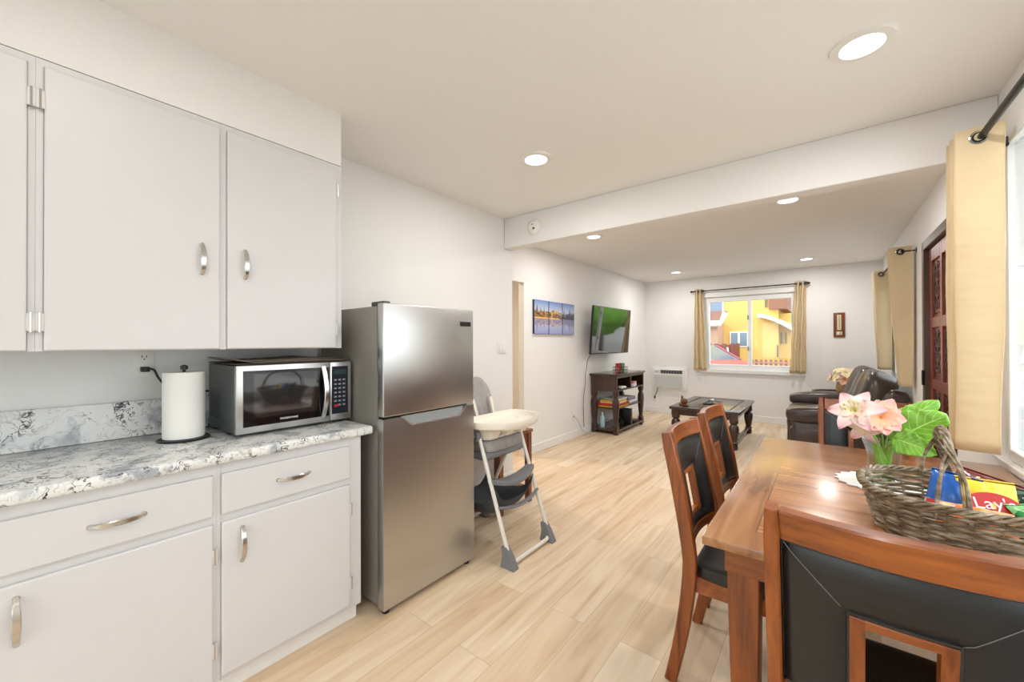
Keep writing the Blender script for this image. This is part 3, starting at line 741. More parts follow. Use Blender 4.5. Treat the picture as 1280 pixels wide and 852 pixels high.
# folded newspapers on top
def sheet(name, label, z, y0, y1, x0, x1, mat, seed, lift, thick, g):
    rnd = random.Random(seed); mb = MB()
    def top(u, v):
        x = x0+(x1-x0)*u; y = y0+(y1-y0)*v
        w = .0008*sin(5*u+seed)*sin(7*v+seed) + lift[0]*max(0, .18-v)**1.5*8 + lift[1]*max(0, 1-abs(v-.62)*3)*u*(1-u)*3
        return (x, y, z+.004+w)
    mb.grid(top, 10, 24)
    o = mb.build(name, mat, None, solid=thick); tag(o, label, 'newspaper', g); return o
g = 'newspapers on the microwave'
sheet('newspaper', 'lowest folded newspaper lying flat on the microwave', 1.2215, .592, 1.10, -2.30, -1.95, 'kraftb', 1, (0, 0), .004, g)
sheet('newspaper', 'grey-brown newspaper in the middle of the pile on the microwave', 1.2275, .586, 1.09, -2.30, -1.955, 'kraft', 4, (.03, .0), .004, g)
sheet('newspaper', 'top newspaper on the microwave pile with a raised fold', 1.2335, .64, 1.07, -2.30, -1.99, 'kraft', 2, (.0, .018), .004, g)

# refrigerator
def fridge():
    y0, y1 = 1.115, 1.737; xb, xd, xf = -2.285, -1.722, -1.665; yc = (y0+y1)/2
    t = thing('refrigerator', 'tall stainless steel top-freezer refrigerator beside the counter', 'refrigerator', ((xb+xf)/2, yc, 0))
    ox, oy = (xb+xf)/2, yc
    X = lambda x: x-ox
    Y = lambda y: y-oy
    MB().box(X(xb), X(xd), Y(y0+.004), Y(y1-.004), .035, 1.495, .004, 2).build('cabinet', 'fridgeside', t)
    MB().box(X(xd), X(xd+.008), Y(y0+.012), Y(y1-.012), .06, 1.49).build('gasket', 'blackmatte', t, smooth=False)
    u = MB().box(X(xd+.008), X(xf), Y(y0), Y(y1), .955, 1.508, .006, 3).build('freezer_door', 'steel', t)
    zt, zb = .945, .03
    # lower door with a trapezoid finger pocket cut from its top edge
    poly = [(y0, zb), (y1, zb), (y1, zt), (1.675, zt), (1.625, .893), (1.285, .893), (1.215, zt), (y0, zt)]
    lo = MB().prism([(Y(a), b) for a, b in poly], 'x', X(xf-.022), X(xf))
    lo.box(X(xd+.008), X(xf-.0215), Y(y0), Y(y1), zb, zt)
    l = lo.build('lower_door', 'steel', t, smooth=False)
    MB().prism([(Y(a), b) for a, b in [(1.675, zt), (1.625, .893), (1.285, .893), (1.215, zt), (1.225, zt), (1.29, .899), (1.62, .899), (1.666, zt)]], 'x', X(xf-.02), X(xf+.003)).build('finger_pull', plain('satin_silver', (.75, .74, .72), .3, .9), l, smooth=False)
    MB().prism([(Y(a), b) for a, b in [(1.666, zt), (1.62, .899), (1.29, .899), (1.225, zt)]], 'x', X(xf-.0212), X(xf-.019)).build('pocket', 'grey', l, smooth=False)
    MB().box(X(xf), X(xf+.003), Y(1.625), Y(1.711), 1.410, 1.437, .001, 1).build('badge', 'blackpl', u)
    MB().box(X(xd-.06), X(xf-.012), Y(y0+.01), Y(y0+.05), 1.496, 1.518, .004, 2).build('hinge_cover', 'darkgrey', t)
    for sx, sy in ((xb+.05, y0+.04), (xb+.05, y1-.04), (xf-.035, y0+.035), (xf-.035, y1-.035)):
        MB().lathe([(.018, 0), (.018, .012), (.01, .014), (.01, .034)], 12, (X(sx), Y(sy), 0)).build('foot', 'blackpl', t)
fridge()

# smoke detector on the beam
t = thing('smoke_detector', 'round white smoke detector on the ceiling beam', 'smoke detector', (-2.0, 2.865, 2.328))
MB().lathe([(.066, 0), (.066, -.012), (.058, -.026), (.035, -.036), (.002, -.037)], 32, (0, 0, 0), 'y').build('housing', 'whitepl', t)
MB().box(-.01, .004, -.0385, -.034, .014, .022).build('vent', 'darkgrey', t)
MB().lathe([(.010, -.036), (.010, -.0405), (.001, -.041)], 12, (.012, 0, -.02), 'y').build('button', 'darkgrey', t)

# ------------------------------------------------------------------ dining set
def dining_chair(label):
    t = thing('dining_chair', label, 'chair', group='dining chairs')
    HW = .2175
    def yb(z):                       # rear post centre line
        if z < .48: return -.215-.075*((.48-z)/.48)**1.6
        return -.215-.085*((z-.48)/.477)**1.25
    def dirn(z): 
        d = V((0, yb(z+.01)-yb(z-.01), .02)); return d.normalized()
    for s_ in (-1, 1):
        st = []
        for k in range(17):
            z = .957*k/16
            d = dirn(min(max(z, .01), .947)); uy = V((0, d.z, -d.y))
            hy = .021+.004*cos(pi*(z-.48)/.957); hx = .0145
            if k == 16: hx -= .003; hy -= .003
            st.append(((s_*(HW-.0145), yb(z), z), (1, 0, 0), uy, hx, hy))
        MB().rects(st, .004).build('back_post', 'chairwood', t)
    bow = .030
    def surf(x, z, off): 
        return V((x, yb(z)-bow*(1-(x/(HW-.03))**2)+off+.004, z))
    xin = HW-.029
    def curved_bar(x0, x1, z0, z1, th, n=14, ch=.004):
        mb = MB(); st = []
        for k in range(n+1):
            x = x0+(x1-x0)*k/n; c = surf(x, (z0+z1)/2, 0); c2 = surf(x, z1, 0)-surf(x, z0, 0); uz = c2.normalized()
            e = surf(x+.004, (z0+z1)/2, 0)-surf(x-.004, (z0+z1)/2, 0); tx = e.normalized(); uy = uz.cross(tx)
            st.append((c, uz, uy, (z1-z0)/2, th/2))
        return mb.rects(st, ch)
    curved_bar(-xin, xin, .888, .955, .028).build('top_rail', 'chairwoodx', t)
    curved_bar(-xin, xin, .505, .545, .024).build('lower_rail', 'chairwoodx', t)
    # padded back with a slot
    hx, hz0, hz1 = .076, .585, .775
    xs = sorted({-xin+.001+(xin-.001-hx)*k/6 for k in range(7)} | {-hx+2*hx*k/6 for k in range(7)} | {hx+(xin-.001-hx)*k/6 for k in range(7)})
    xs = [x for i, x in enumerate(xs) if i == 0 or x-xs[i-1] > 1e-5]
    zs = [.546+(hz0-.546)*k/3 for k in range(3)]+[hz0+(hz1-hz0)*k/8 for k in range(8)]+[hz1+(.887-hz1)*k/5 for k in range(6)]
    def puff(x, z):
        d = [x+xin, xin-x, z-.546, .887-z]
        if hz0 <= z <= hz1: d.append(max(abs(x)-hx, 0))
        elif abs(x) <= hx: d.append(min(abs(z-hz0), abs(z-hz1)))
        else: d.append(math.hypot(abs(x)-hx, min(abs(z-hz0), abs(z-hz1))))
        m_ = max(min(d), 0); return .006+.013*min(1, m_/.022)**.5
    pb = MB(); bm = pb.bm; fr_, bk = {}, {}
    for i, x in enumerate(xs):
        for j, z in enumerate(zs):
            p = puff(x, z)
            fr_[i, j] = bm.verts.new(surf(x, z, p)); bk[i, j] = bm.verts.new(surf(x, z, -p))
    hole = lambda i, j: xs[i] > -hx-1e-6 and xs[i+1] < hx+1e-6 and zs[j] > hz0-1e-6 and zs[j+1] < hz1+1e-6
    cells = {(i, j) for i in range(len(xs)-1) for j in range(len(zs)-1) if not hole(i, j)}
    for i, j in cells:
        bm.faces.new((fr_[i, j], fr_[i, j+1], fr_[i+1, j+1], fr_[i+1, j])); bm.faces.new((bk[i, j], bk[i+1, j], bk[i+1, j+1], bk[i, j+1]))
        for (di, dj), (a, b) in (((-1, 0), ((i, j), (i, j+1))), ((1, 0), ((i+1, j), (i+1, j+1))), ((0, -1), ((i, j), (i+1, j))), ((0, 1), ((i, j+1), (i+1, j+1)))):
            if (i+di, j+dj) not in cells: bm.faces.new((fr_[a], fr_[b], bk[b], bk[a]))
    for v in [v for v in bm.verts if not v.link_faces]: bm.verts.remove(v)
    sm = pb; bm.faces.ensure_lookup_table(); nf = len(bm.faces)
    for sx in (-1, 1):
        for zc_, ze in ((hz1, .884), (hz0, .549)):
            for sg in (-1, 1):
                pts = [surf(sx*(hx+(xin-.006-hx)*k/8), zc_+(ze-zc_)*k/8, sg*(puff(hx+(xin-.006-hx)*k/8, zc_+(ze-zc_)*k/8)+.0006)) for k in range(9)]
                sm.tube(pts, .0009, 5)
    bm.faces.ensure_lookup_table()
    for f_ in bm.faces[nf:]: f_.material_index = 1
    pad = pb.build('back_pad', ['leather', 'stitch'], t, ang=60)
    pp = MB()
    for off in (-.0075, .0075):
        loop = [surf(x, hz0, off) for x in (-hx, 0, hx)]+[surf(x, hz1, off) for x in (hx, 0, -hx)]
        lp = [surf(-hx+2*hx*k/8, hz0, off) for k in range(8)]+[surf(hx, hz0+(hz1-hz0)*k/8, off) for k in range(8)]+[surf(hx-2*hx*k/8, hz1, off) for k in range(8)]+[surf(-hx, hz1-(hz1-hz0)*k/8, off) for k in range(8)]
        pp.tube(lp, .0036, 6, True)
        lp = [surf(-xin+2*xin*k/10, .548, off) for k in range(10)]+[surf(xin-.003, .548+.338*k/10, off) for k in range(10)]+[surf(xin-2*xin*k/10, .886, off) for k in range(10)]+[surf(-xin+.003, .886-.338*k/10, off) for k in range(10)]
        pp.tube(lp, .003, 6, True)
    pp.build('piping', 'pipe', pad)
    s2 = MB()
    def bar(x0, x1, z0, z1):
        return curved_bar(x0, x1, z0, z1, .022, 4, .002)
    for x0, x1, z0, z1, nm, mt in ((-hx+.003, -hx+.026, hz0+.003, hz1-.003, 'slot_stile', 'chairwood'), (hx-.026, hx-.003, hz0+.003, hz1-.003, 'slot_stile', 'chairwood'), (-hx+.026, hx-.026, hz1-.022, hz1-.003, 'slot_rail', 'chairwoodx'), (-hx+.026, hx-.026, hz0+.003, hz0+.022, 'slot_rail', 'chairwoodx')):
        bar(x0, x1, z0, z1).build(nm, mt, t)
    # seat
    MB().sup((0, -.012, .45), (.211, .198, .034), .35, .28, 40, 14).build('seat', 'leather', t)
    a = MB().box(-.19, .19, .150, .172, .37, .432, .003, 1).box(-.19, .19, -.215, -.195, .37, .432, .003, 1).box(-.205, -.183, -.2, .155, .37, .432, .003, 1).box(.183, .205, -.2, .155, .37, .432, .003, 1)
    a.build('seat_frame', 'chairwoodx', t)
    for s_ in (-1, 1):
        MB().rects([((s_*.188, .17+.012, 0), (1, 0, 0), (0, 1, 0), .013, .013), ((s_*.188, .17+.003, .2), (1, 0, 0), (0, 1, 0), .016, .016), ((s_*.188, .168, .43), (1, 0, 0), (0, 1, 0), .019, .02)], .003).build('leg', 'chairwood', t)
    return t
ch = dining_chair('dining chair seen from behind, its padded slot back filling the near end of the table')
ch.location = (.107, 1.325, 0)
dup(ch, (-.195, 1.81, 0), R(-90), 'dining chair tucked under the long side of the table, nearer the refrigerator end')
dup(ch, (-.195, 2.36, 0), R(-90), 'dining chair tucked under the long side of the table, nearer the living room')
dup(ch, (.175, 2.90, 0), R(180), 'dining chair at the far end of the table, half hidden behind the flowers')

TX0, TX1, TY0, TY1 = -.283, .603, 1.23, 2.735
t = thing('dining_table', 'brown rectangular dining table with chairs around it, under the big window', 'table', ((TX0+TX1)/2, (TY0+TY1)/2, 0))
hx, hy = (TX1-TX0)/2, (TY1-TY0)/2
tt = MB().box(-hx, hx, -hy, hy, -.026, 0, .004, 2).build('tabletop', tabletop_mat(hx, hy), t); tt.location = (0, 0, .76)
MB().box(-hx+.05, hx-.05, -hy+.05, -hy+.072, .655, .733).box(-hx+.05, hx-.05, hy-.072, hy-.05, .655, .733).box(-hx+.05, -hx+.072, -hy+.072, hy-.072, .655, .733).box(hx-.072, hx-.05, -hy+.072, hy-.072, .655, .733).build('apron', 'chairwoodx', t, smooth=False)
for sx in (-1, 1):
    for sy in (-1, 1):
        c = (sx*(hx-.095), sy*(hy-.095))
        MB().rects([((c[0], c[1], 0), (1, 0, 0), (0, 1, 0), .029, .029), ((c[0], c[1], .62), (1, 0, 0), (0, 1, 0), .040, .040), ((c[0], c[1], .734), (1, 0, 0), (0, 1, 0), .040, .040)], .003).build('leg', 'chairwood', t)

# vase, doily, flowers
VX, VY, VZ = .172, 2.10, .76
dm = MB()
def dring(k, z, r, rip): return [(r*(1+rip*sin(18*2*pi*j/144))*cos(2*pi*j/144)*1.02, r*(1+rip*sin(18*2*pi*j/144))*sin(2*pi*j/144), z) for j in range(144)]
dm.loft([dring(0, .0005, .02, 0), dring(0, .0005, .13, .05), dring(1, .004, .132, .05), dring(1, .005, .10, 0), dring(1, .0035, .02, 0)])
o = dm.build('doily', 'lace'); o.location = (VX-.01, VY-.0, VZ); tag(o, 'white scalloped lace doily under the flower vase', 'doily')
vm = MB().lathe([(.001, .004), (.05, .004), (.056, .008), (.052, .03), (.046, .07), (.05, .115), (.062, .155), (.067, .17)], 40, cap=False)
vm.lathe([(.067, .17), (.0635, .168), (.058, .15), (.047, .115), (.043, .07), (.048, .03), (.05, .016), (.001, .015)], 40, cap=False)
vs = vm.build('flower_vase', 'vaseglass'); vs.location = (VX, VY, VZ+.0045); tag(vs, 'clear glass vase with a narrow waist on the lace doily', 'vase')
fl = thing('flower_arrangement', 'artificial pink lilies and big green leaves standing in the glass vase', 'flowers', (VX, VY, VZ+.02))
def petals(name, c, nrm, n, ln, wd, curl, mat, parent, phase=0, rows=1):
    nrm = V(nrm).normalized(); a = nrm.orthogonal().normalized(); b = nrm.cross(a); mb = MB()
    for rw in range(rows):
        for k in range(n):
            th = 2*pi*k/n+phase+rw*pi/n; d = a*cos(th)+b*sin(th); sd = nrm.cross(d)
            l_ = ln*random.uniform(.88, 1.08)*(1-.12*rw); cu = curl*random.uniform(.8, 1.2)
            def fn(u, v, d=d, sd=sd, l_=l_, cu=cu):
                w = wd*(sin(pi*min(1, u*.92+.07))**.7)*(1-.15*u); x = (v-.5)*2
                r_ = l_*u; h = l_*(.55*u - cu*u*u) + .12*wd*(1-x*x)*-1 + .10*wd*abs(x)*sin(9*u+th)
                return V(c) + d*(r_*(.55+.45*u)) + nrm*h + sd*x*w
            mb.grid(fn, 9, 6, attr=True)
    return mb.build(name, mat, parent, solid=.0008, ang=80)
petals('lily_bloom', (-.085, -.05, .262), (-.35, -.8, .45), 6, .098, .034, .5, 'petal', fl, .3)
petals('lily_bloom', (-.012, -.055, .245), (.05, -.85, .35), 5, .075, .036, .15, 'peach', fl, .9, 2)
petals('lily_bloom', (-.06, -.04, .20), (-.5, -.6, -.55), 5, .08, .022, .35, 'petal', fl, .2)
sm = MB()
for k in range(6):
    a = 2*pi*k/6; c = V((-.085, -.05, .262)); n_ = V((-.35, -.8, .45)).normalized(); o_ = n_.orthogonal()
    d = Matrix.Rotation(a, 3, n_) @ o_
    sm.tube([c, c+n_*.03+d*.006, c+n_*.05+d*.016], .0012, 5)
    sm.sup(c+n_*.05+d*.016, (.003, .003, .006), 1, nu=8, nv=6)
sm.build('stamen', plain('yellow_stamen', srgb(206, 196, 90), .6), fl)
def leaf(name, p, direction, side, ln, wd, mat, parent, droop=.25, serr=.05, solid=.0009):
    p = V(p); d = V(direction).normalized(); s_ = V(side); s_ = (s_-d*s_.dot(d)).normalized(); nn = d.cross(s_)
    mb = MB()
    def fn(u, v):
        x = (v-.5)*2
        w = wd*(min(1, u*4.5)**.6)*(1-u)**.55*1.15*(1+serr*sin(u*44)*abs(x)) if u < 1 else 0
        if u == 0: w = 0
        return p + d*(ln*(u-.10*abs(x)**1.5*(1-u))) + s_*x*w + nn*(.18*wd*abs(x)**1.3 + .05*wd*sin(u*24+x*3)*abs(x)) - V((0, 0, 1))*droop*ln*u*u
    mb.grid(fn, 22, 10, attr=True)
    return mb.build(name, mat, parent, solid=solid, ang=80)
leaf('leaf', (.03, -.045, .165), (.60, -.15, .62), (.75, .1, -.72), .185, .092, 'leaf', fl, .12, .07)
leaf('leaf', (.03, .0, .19), (.62, .1, .75), (.6, -.3, -.5), .19, .06, 'leaf', fl, .1)
leaf('leaf', (.03, -.06, .17), (.55, -.25, -.12), (.3, .2, .9), .11, .05, 'leaf', fl, .1)
leaf('leaf', (.0, .0, .19), (.0, .1, 1), (1, 0, 0), .12, .03, 'leaf', fl, .05)
leaf('leaf', (-.01, .02, .17), (-.4, .6, .8), (1, .3, 0), .12, .035, 'leafdark', fl, .1)
# leaf blades inside the vase
leaf('leaf', (.012, -.004, .004), (-.26, -.1, 1), (.9, .3, 0), .19, .022, 'leaf', fl, 0, .0)
leaf('leaf', (-.01, .01, .004), (.22, -.12, 1), (.9, -.3, 0), .18, .020, 'leaf', fl, 0, .0)
for a, b in (((.01, .0, .0), (-.085, -.05, .262)), ((-.012, .004, .0), (-.012, -.055, .245)), ((-.005, -.01, 0), (.035, -.045, .168)), ((.005, .012, 0), (.02, .03, .185)), ((-.015, -.006, 0), (-.06, -.04, .2))):
    a, b = V(a), V(b); mid = V((a.x*.1, a.y*.1, .10))
    MB().tube(smoothpath([a, mid, b], 6), .0028, 6).build('stem', 'stem', fl)

# basket with snacks
BXC, BYC = .285, 1.655
t = thing('wicker_basket', 'grey wicker basket with a tall handle full of snack bags on the table', 'basket', (BXC, BYC, .76))
def oval(th, a, b, p=2.6):
    c, s_ = cos(th), sin(th); k = (abs(c)**p+abs(s_)**p)**(-1/p); return a*k*c, b*k*s_
H = .125
def wall_at(th, z): f = z/H; return oval(th, .165+.035*f, .130+.062*f)
NS = 26
wv = MB()
for k in range(NS):
    th = 2*pi*(k+.5)/NS
    wv.tube([(*wall_at(th, z), z) for z in (.004, .03, .06, .09, .12)], .0034, 6)
rows = 15
for r in range(rows):
    z = .006+r*(H-.012)/(rows-1); n = NS*4; pts = []
    for k in range(n):
        th = 2*pi*k/n; x, y = wall_at(th, z); L_ = math.hypot(x, y)
        o_ = .0048*cos(NS/2*th+(r % 2)*pi); pts.append((x*(1+o_/L_), y*(1+o_/L_), z+.0012*sin(3*th+r*1.7)))
    wv.tube(pts, .0037+.0007*random.random(), 6, True)
wv.lathe([(.001, .004), (.9, .004), (.9, .008), (.001, .008)], 40, sx=.172, sy=.140, sq=2.6)
wv.build('woven_body', 'wicker', t)
rm = MB()
for s_ in range(4):
    pts = []
    for k in range(120):
        th = 2*pi*k/120; x, y = wall_at(th, H); L_ = math.hypot(x, y); q = 14*th+s_*pi/2
        pts.append((x*(1+(.003+.0075*cos(q))/L_), y*(1+(.003+.0075*cos(q))/L_), H+.004+.0075*sin(q)))
    rm.tube(pts, .0042, 6, True)
rm.build('rim', 'wicker', t)
hd = MB()
hx0, hx1, yr = -.04, -.012, .185
for s_ in range(5):
    pts = []
    for k in range(49):
        u = k/48; an = pi*u; spread = max(0, abs(u-.5)*2-.45)/.55
        y = -yr*cos(an); z = .10+.20*sin(an)**.75 if 0 < u < 1 else .10
        q = 5*an+s_*2*pi/5; rad = .0062*(1-.25*spread)
        xx = hx0+(hx1-hx0)*u + (-.034, -.030, .030, .034, .032)[s_]*spread
        pts.append((xx+rad*cos(q), y*(1+.0), z+rad*sin(q)))
    hd.tube(pts, .0036, 6)
hd.build('handle', 'wicker', t)
def chip_bag(label, loc, rot, w, h, puff, mat, group='snack bags in the wicker basket'):
    o = thing('snack_bag', label, 'snack bag', loc, 0, group); o.rotation_euler = rot
    mb = MB()
    def side(sg):
        def fn(u, v):
            x = (u-.5)*w*(1-.05*sin(pi*v)); y = (v-.5)*h
            e = max(0, (sin(pi*u)*sin(pi*min(1, max(0, (v-.06)/.88)))))**.55
            wr = .0025*sin(23*u+7*v)*sin(17*v)
            return (x, y, sg*(puff*e+.0006+wr*e))
        return fn
    for sg in (-1, 1): mb.grid(side(sg), 18, 22)
    bmesh.ops.remove_doubles(mb.bm, verts=mb.bm.verts[:], dist=.0015)
    b = mb.build('pouch', mat, o, ang=70); return o, b
def bagmat(name, c1, c2, split=.0, rough=.22):
    m, nt, b = new_mat(name); tc = N(nt, 'ShaderNodeTexCoord'); sp = N(nt, 'ShaderNodeSeparateXYZ'); L(nt, tc.outputs['Object'], sp.inputs[0])
    nz = N(nt, 'ShaderNodeTexNoise'); nz.inputs['Scale'].default_value = 14; L(nt, tc.outputs['Object'], nz.inputs['Vector'])
    f = math_(nt, 'GREATER_THAN', math_(nt, 'ADD', sp.outputs[1], math_(nt, 'MULTIPLY', math_(nt, 'SUBTRACT', nz.outputs[0], .5), .05)), split)
    L(nt, mix(nt, f, c1, c2), b.inputs['Base Color']); b.inputs['Roughness'].default_value = rough; return m
b1, p1 = chip_bag('blue snack bag with a red and white band, by the basket handle', (.275, 1.655, .872), (R(62), R(8), R(-14)), .10, .14, .018, bagmat('blue_bag', srgb(226, 226, 232), srgb(38, 96, 178), -.028))
MB().box(-.044, .044, -.052, -.026, .0185, .0195, .0004, 1).build('red_band', 'red', p1)
b2, p2 = chip_bag('yellow snack bag with a red round logo lettered in white', (.345, 1.64, .866), (R(56), R(2), R(8)), .115, .15, .02, bagmat('yellow_bag', srgb(236, 190, 40), srgb(244, 204, 60), 0))
MB().lathe([(.05, .0195), (.05, .0212), (.001, .0216)], 36, sx=1, sy=.62).build('logo_disc', 'red', p2)
text('brand_text', "Lay's", .042, 'white', p2, (0, 0, .022), (0, 0, R(6)), .0005)
chip_bag('orange snack bag lying low at the near side of the basket', (.30, 1.56, .85), (R(20), R(0), R(-8)), .14, .10, .02, bagmat('orange_bag', srgb(238, 130, 44), srgb(250, 190, 130), .02))
chip_bag('black and maroon snack bag leaning up at the back of the basket', (.36, 1.745, .88), (R(50), R(12), R(-26)), .15, .10, .016, bagmat('dark_bag', srgb(36, 26, 26), srgb(110, 44, 40), .01, .16))
chip_bag('green snack bag at the right-hand end of the basket', (.425, 1.60, .858), (R(34), R(-8), R(20)), .09, .11, .018, bagmat('green_bag', srgb(40, 140, 70), srgb(130, 196, 130), .03))
chip_bag('dark green snack bag wedged behind the green one in the basket', (.43, 1.69, .866), (R(50), R(-4), R(-30)), .10, .10, .015, bagmat('darkgreen_bag', srgb(24, 60, 44), srgb(90, 110, 96), .03))

# ------------------------------------------------------------------ curtains
def curtain(name, label, axis, loc, prof_top, prof_bot, ztop, zbot, group, ngrom, waves):
    """local plan profile interpolated from top to bottom; rod runs along axis at local 0"""
    t = thing(name, label, 'curtain', loc, 0, group)
    n = 90
    def plan(u, A):
        # zigzag-like wave: along = from a0 to a1, across = amplitude * wave + centre shift
        a0, a1, amp, cen, ph = A
        s_ = sin(2*pi*waves*u+ph); s_ = math.copysign(abs(s_)**.75, s_)
        return a0+(a1-a0)*u, cen+amp*s_
    mb = MB()
    def fn(u, v):
        z = zbot+(ztop-zbot)*v; k = (1-v)
        A = [p*(1-k)+q*k for p, q in zip(prof_top, prof_bot)]
        al, ac = plan(u, A)
        ac += .006*sin(9*u+5*z)*k; al += .004*sin(13*z+6*u)
        p = (ac, al, z) if axis == 'y' else (al, ac, z)
        return p
    mb.grid(fn, n, 30)
    mb.build('fabric_panel', 'curtain', t, solid=.0022, ang=80)
    for g_ in range(ngrom):
        # grommets sit where the cloth crosses the rod
        m_ = (g_*pi - prof_top[4])/(2*pi*waves)
        k = 0
        while m_ < .02: m_ += .5/waves
        if m_ > 1: continue
        al, ac = plan(m_, prof_top); a2, c2 = plan(min(m_+.003, 1), prof_top)
        ang = math.atan2(c2-ac, a2-al)
        tg = V((sin(ang), cos(ang), 0)) if axis == 'y' else V((cos(ang), sin(ang), 0))
        c = V((ac, al, ztop-.045)) if axis == 'y' else V((al, ac, ztop-.045))
        ring_ = lambda q: [c+(tg*cos(2*pi*i/24)+V((0, 0, 1))*sin(2*pi*i/24))*q for i in range(24)]
        MB().tube(ring_(.0275), .005, 8, True).build('grommet', 'brass', t)
        MB().tube(ring_(.0195), .0055, 8, True).build('hole_shade', 'blackmatte', t)  # black inner ring stands in for the shade inside the grommet hole
    return t
def rod(name, label, p0, p1, r, brk, group=None, fin=(True, True)):
    t = thing(name, label, 'curtain rod', p0, 0, group); d = V(p1)-V(p0)
    MB().tube([(0, 0, 0), d], r, 12).build('pole', 'iron', t)
    u = d.normalized()
    for on, e, s_ in ((fin[0], V((0, 0, 0)), -1), (fin[1], d, 1)):
        if on: MB().tube([e, e+u*s_*.012, e+u*s_*.02, e+u*s_*.04], [r*1.1, r*1.8, r*1.9, r*1.2], 12).build('finial', 'iron', t)
    for a, w in brk:
        c = V((0, 0, 0))+u*a; w = V(w)
        MB().tube([c, c+w*.9], .006, 8).tube([c+w*.95, c+w], .022, 14).build('bracket', 'iron', t)
    return t
RZ = 2.195
curtain('curtain', 'champagne curtain panel gathered beside the big window over the table', 'y', (.535, 0, 0), (2.60, 2.79, .07, -.006, pi*.5), (2.60, 2.79, .064, -.018, pi*.5), 2.245, .83, 'champagne grommet curtains', 8, 2.5)
rod('curtain_rod', 'thick dark curtain rod over the big window by the dining table', (.535, .75, RZ+.005), (.535, 2.805, RZ+.005), .013, [(.1, (.105, 0, 0)), (2.0, (.105, 0, 0))], fin=(True, True))
curtain('curtain', 'champagne curtain panel behind the near end of the sofa, gathered by the front door', 'y', (.545, 0, 0), (5.02, 5.22, .075, -.01, pi*.5), (5.06, 5.30, .04, .03, pi*.5), 2.175, .9, 'champagne grommet curtains', 8, 2.5)
curtain('curtain', 'champagne curtain panel at the far end of the sofa window', 'y', (.545, 0, 0), (6.55, 6.80, .07, -.015, pi*.5), (6.52, 6.85, .055, .015, pi*.5), 2.175, .975, 'champagne grommet curtains', 8, 2.5)
rod('curtain_rod', 'dark curtain rod over the sofa window by the front door', (.545, 5.0, 2.13), (.545, 6.84, 2.13), .009, [(.03, (.095, 0, 0)), (1.8, (.095, 0, 0))], fin=(False, True))
curtain('curtain', 'champagne curtain panel on the air conditioner side of the far window', 'x', (0, YF-.075, 0), (-1.825, -1.70, .036, 0, 0), (-1.85, -1.64, .034, 0, 0), 2.255, .83, 'champagne grommet curtains', 6, 2.5)
curtain('curtain', 'champagne curtain panel on the wall plaque side of the far window', 'x', (0, YF-.075, 0), (-.37, -.235, .036, 0, 0), (-.45, -.245, .034, 0, 0), 2.255, .83, 'champagne grommet curtains', 6, 2.5)
rod('curtain_rod', 'thin dark curtain rod across the far living room window', (-1.86, YF-.075, 2.215), (-.225, YF-.075, 2.215), .009, [(.06, (0, .075, 0)), (1.58, (0, .075, 0))])

# ------------------------------------------------------------------ high chair
t = thing('high_chair', 'folding baby high chair with cream tray standing beyond the refrigerator', 'high chair', (-1.75, 2.025, 0))
HY = .205
MB().tube(smoothpath([(.03, -HY, .79), (.17, -HY, .39), (.285, -HY, .07), (.30, -HY+.03, .028), (.302, -HY+.08, .024), (.302, HY-.08, .024), (.30, HY-.03, .028), (.285, HY, .07), (.17, HY, .39), (.03, HY, .79)], 6), .0125, 10).build('front_leg_frame', 'whitetube', t)
MB().tube(smoothpath([(.03, -HY-.028, .74), (-.15, -HY-.028, .39), (-.30, -HY-.028, .07), (-.325, -HY+.02, .028), (-.327, -HY+.08, .024), (-.327, HY-.08, .024), (-.325, HY-.02, .028), (-.30, HY+.028, .07), (-.15, HY+.028, .39), (.03, HY+.028, .74)], 6), .0125, 10).build('rear_leg_frame', 'whitetube', t)
for sx, x in ((1, .295), (-1, -.318)):
    for sy in (-1, 1):
        y = sy*(HY+(.0 if sx > 0 else .02))
        MB().loft([[(x-sx*.055+sx*.0, y-.017, .115), (x-sx*.055, y+.017, .115), (x-sx*.02, y+.017, .118), (x-sx*.02, y-.017, .118)],
                   [(x-sx*.045, y-.021, .06), (x-sx*.045, y+.021, .06), (x+sx*.012, y+.021, .07), (x+sx*.012, y-.021, .07)],
                   [(x-sx*.055, y-.025, .0), (x-sx*.055, y+.025, .0), (x+sx*.045, y+.025, .0), (x+sx*.045, y-.025, .0)]]).build('foot_cap', 'greyplastic', t)
for sy in (-1, 1):
    MB().lathe([(.001, -.018), (.034, -.018), (.04, -.008), (.04, .008), (.034, .018), (.001, .018)], 20, (.03, sy*(HY+.012), .735), 'y').build('hub', 'greyplastic', t)
# curved footrest and lower bar on the front legs
def crescent(x, z, hw, drop, th, wd):
    st = []
    for k in range(15):
        u = -1+2*k/14; st.append(((x+.02*(1-u*u), hw*u, z-drop*(1-u*u)), (1, 0, 0), (0, 0, 1), wd*(.6+.4*(1-u*u)), th))
    return MB().rects(st, .004)
crescent(.148, .47, HY, .035, .014, .05).build('footrest', 'greyplastic', t)
crescent(.205, .325, HY, .03, .007, .016).build('crossbar', 'greyplastic', t)
# storage basket slung between the frames
def bas(u, v):
    x = -.24+.42*u; y = (v-.5)*2*(HY-.01); return (x, y, .20+.10*(abs(v-.5)*2)**4+.10*(abs(u-.5)*2)**4+.05*(u-.5))
mb = MB(); mb.grid(bas, 16, 12); mb.build('storage_basket', 'darkmesh', t, solid=.003, ang=70)
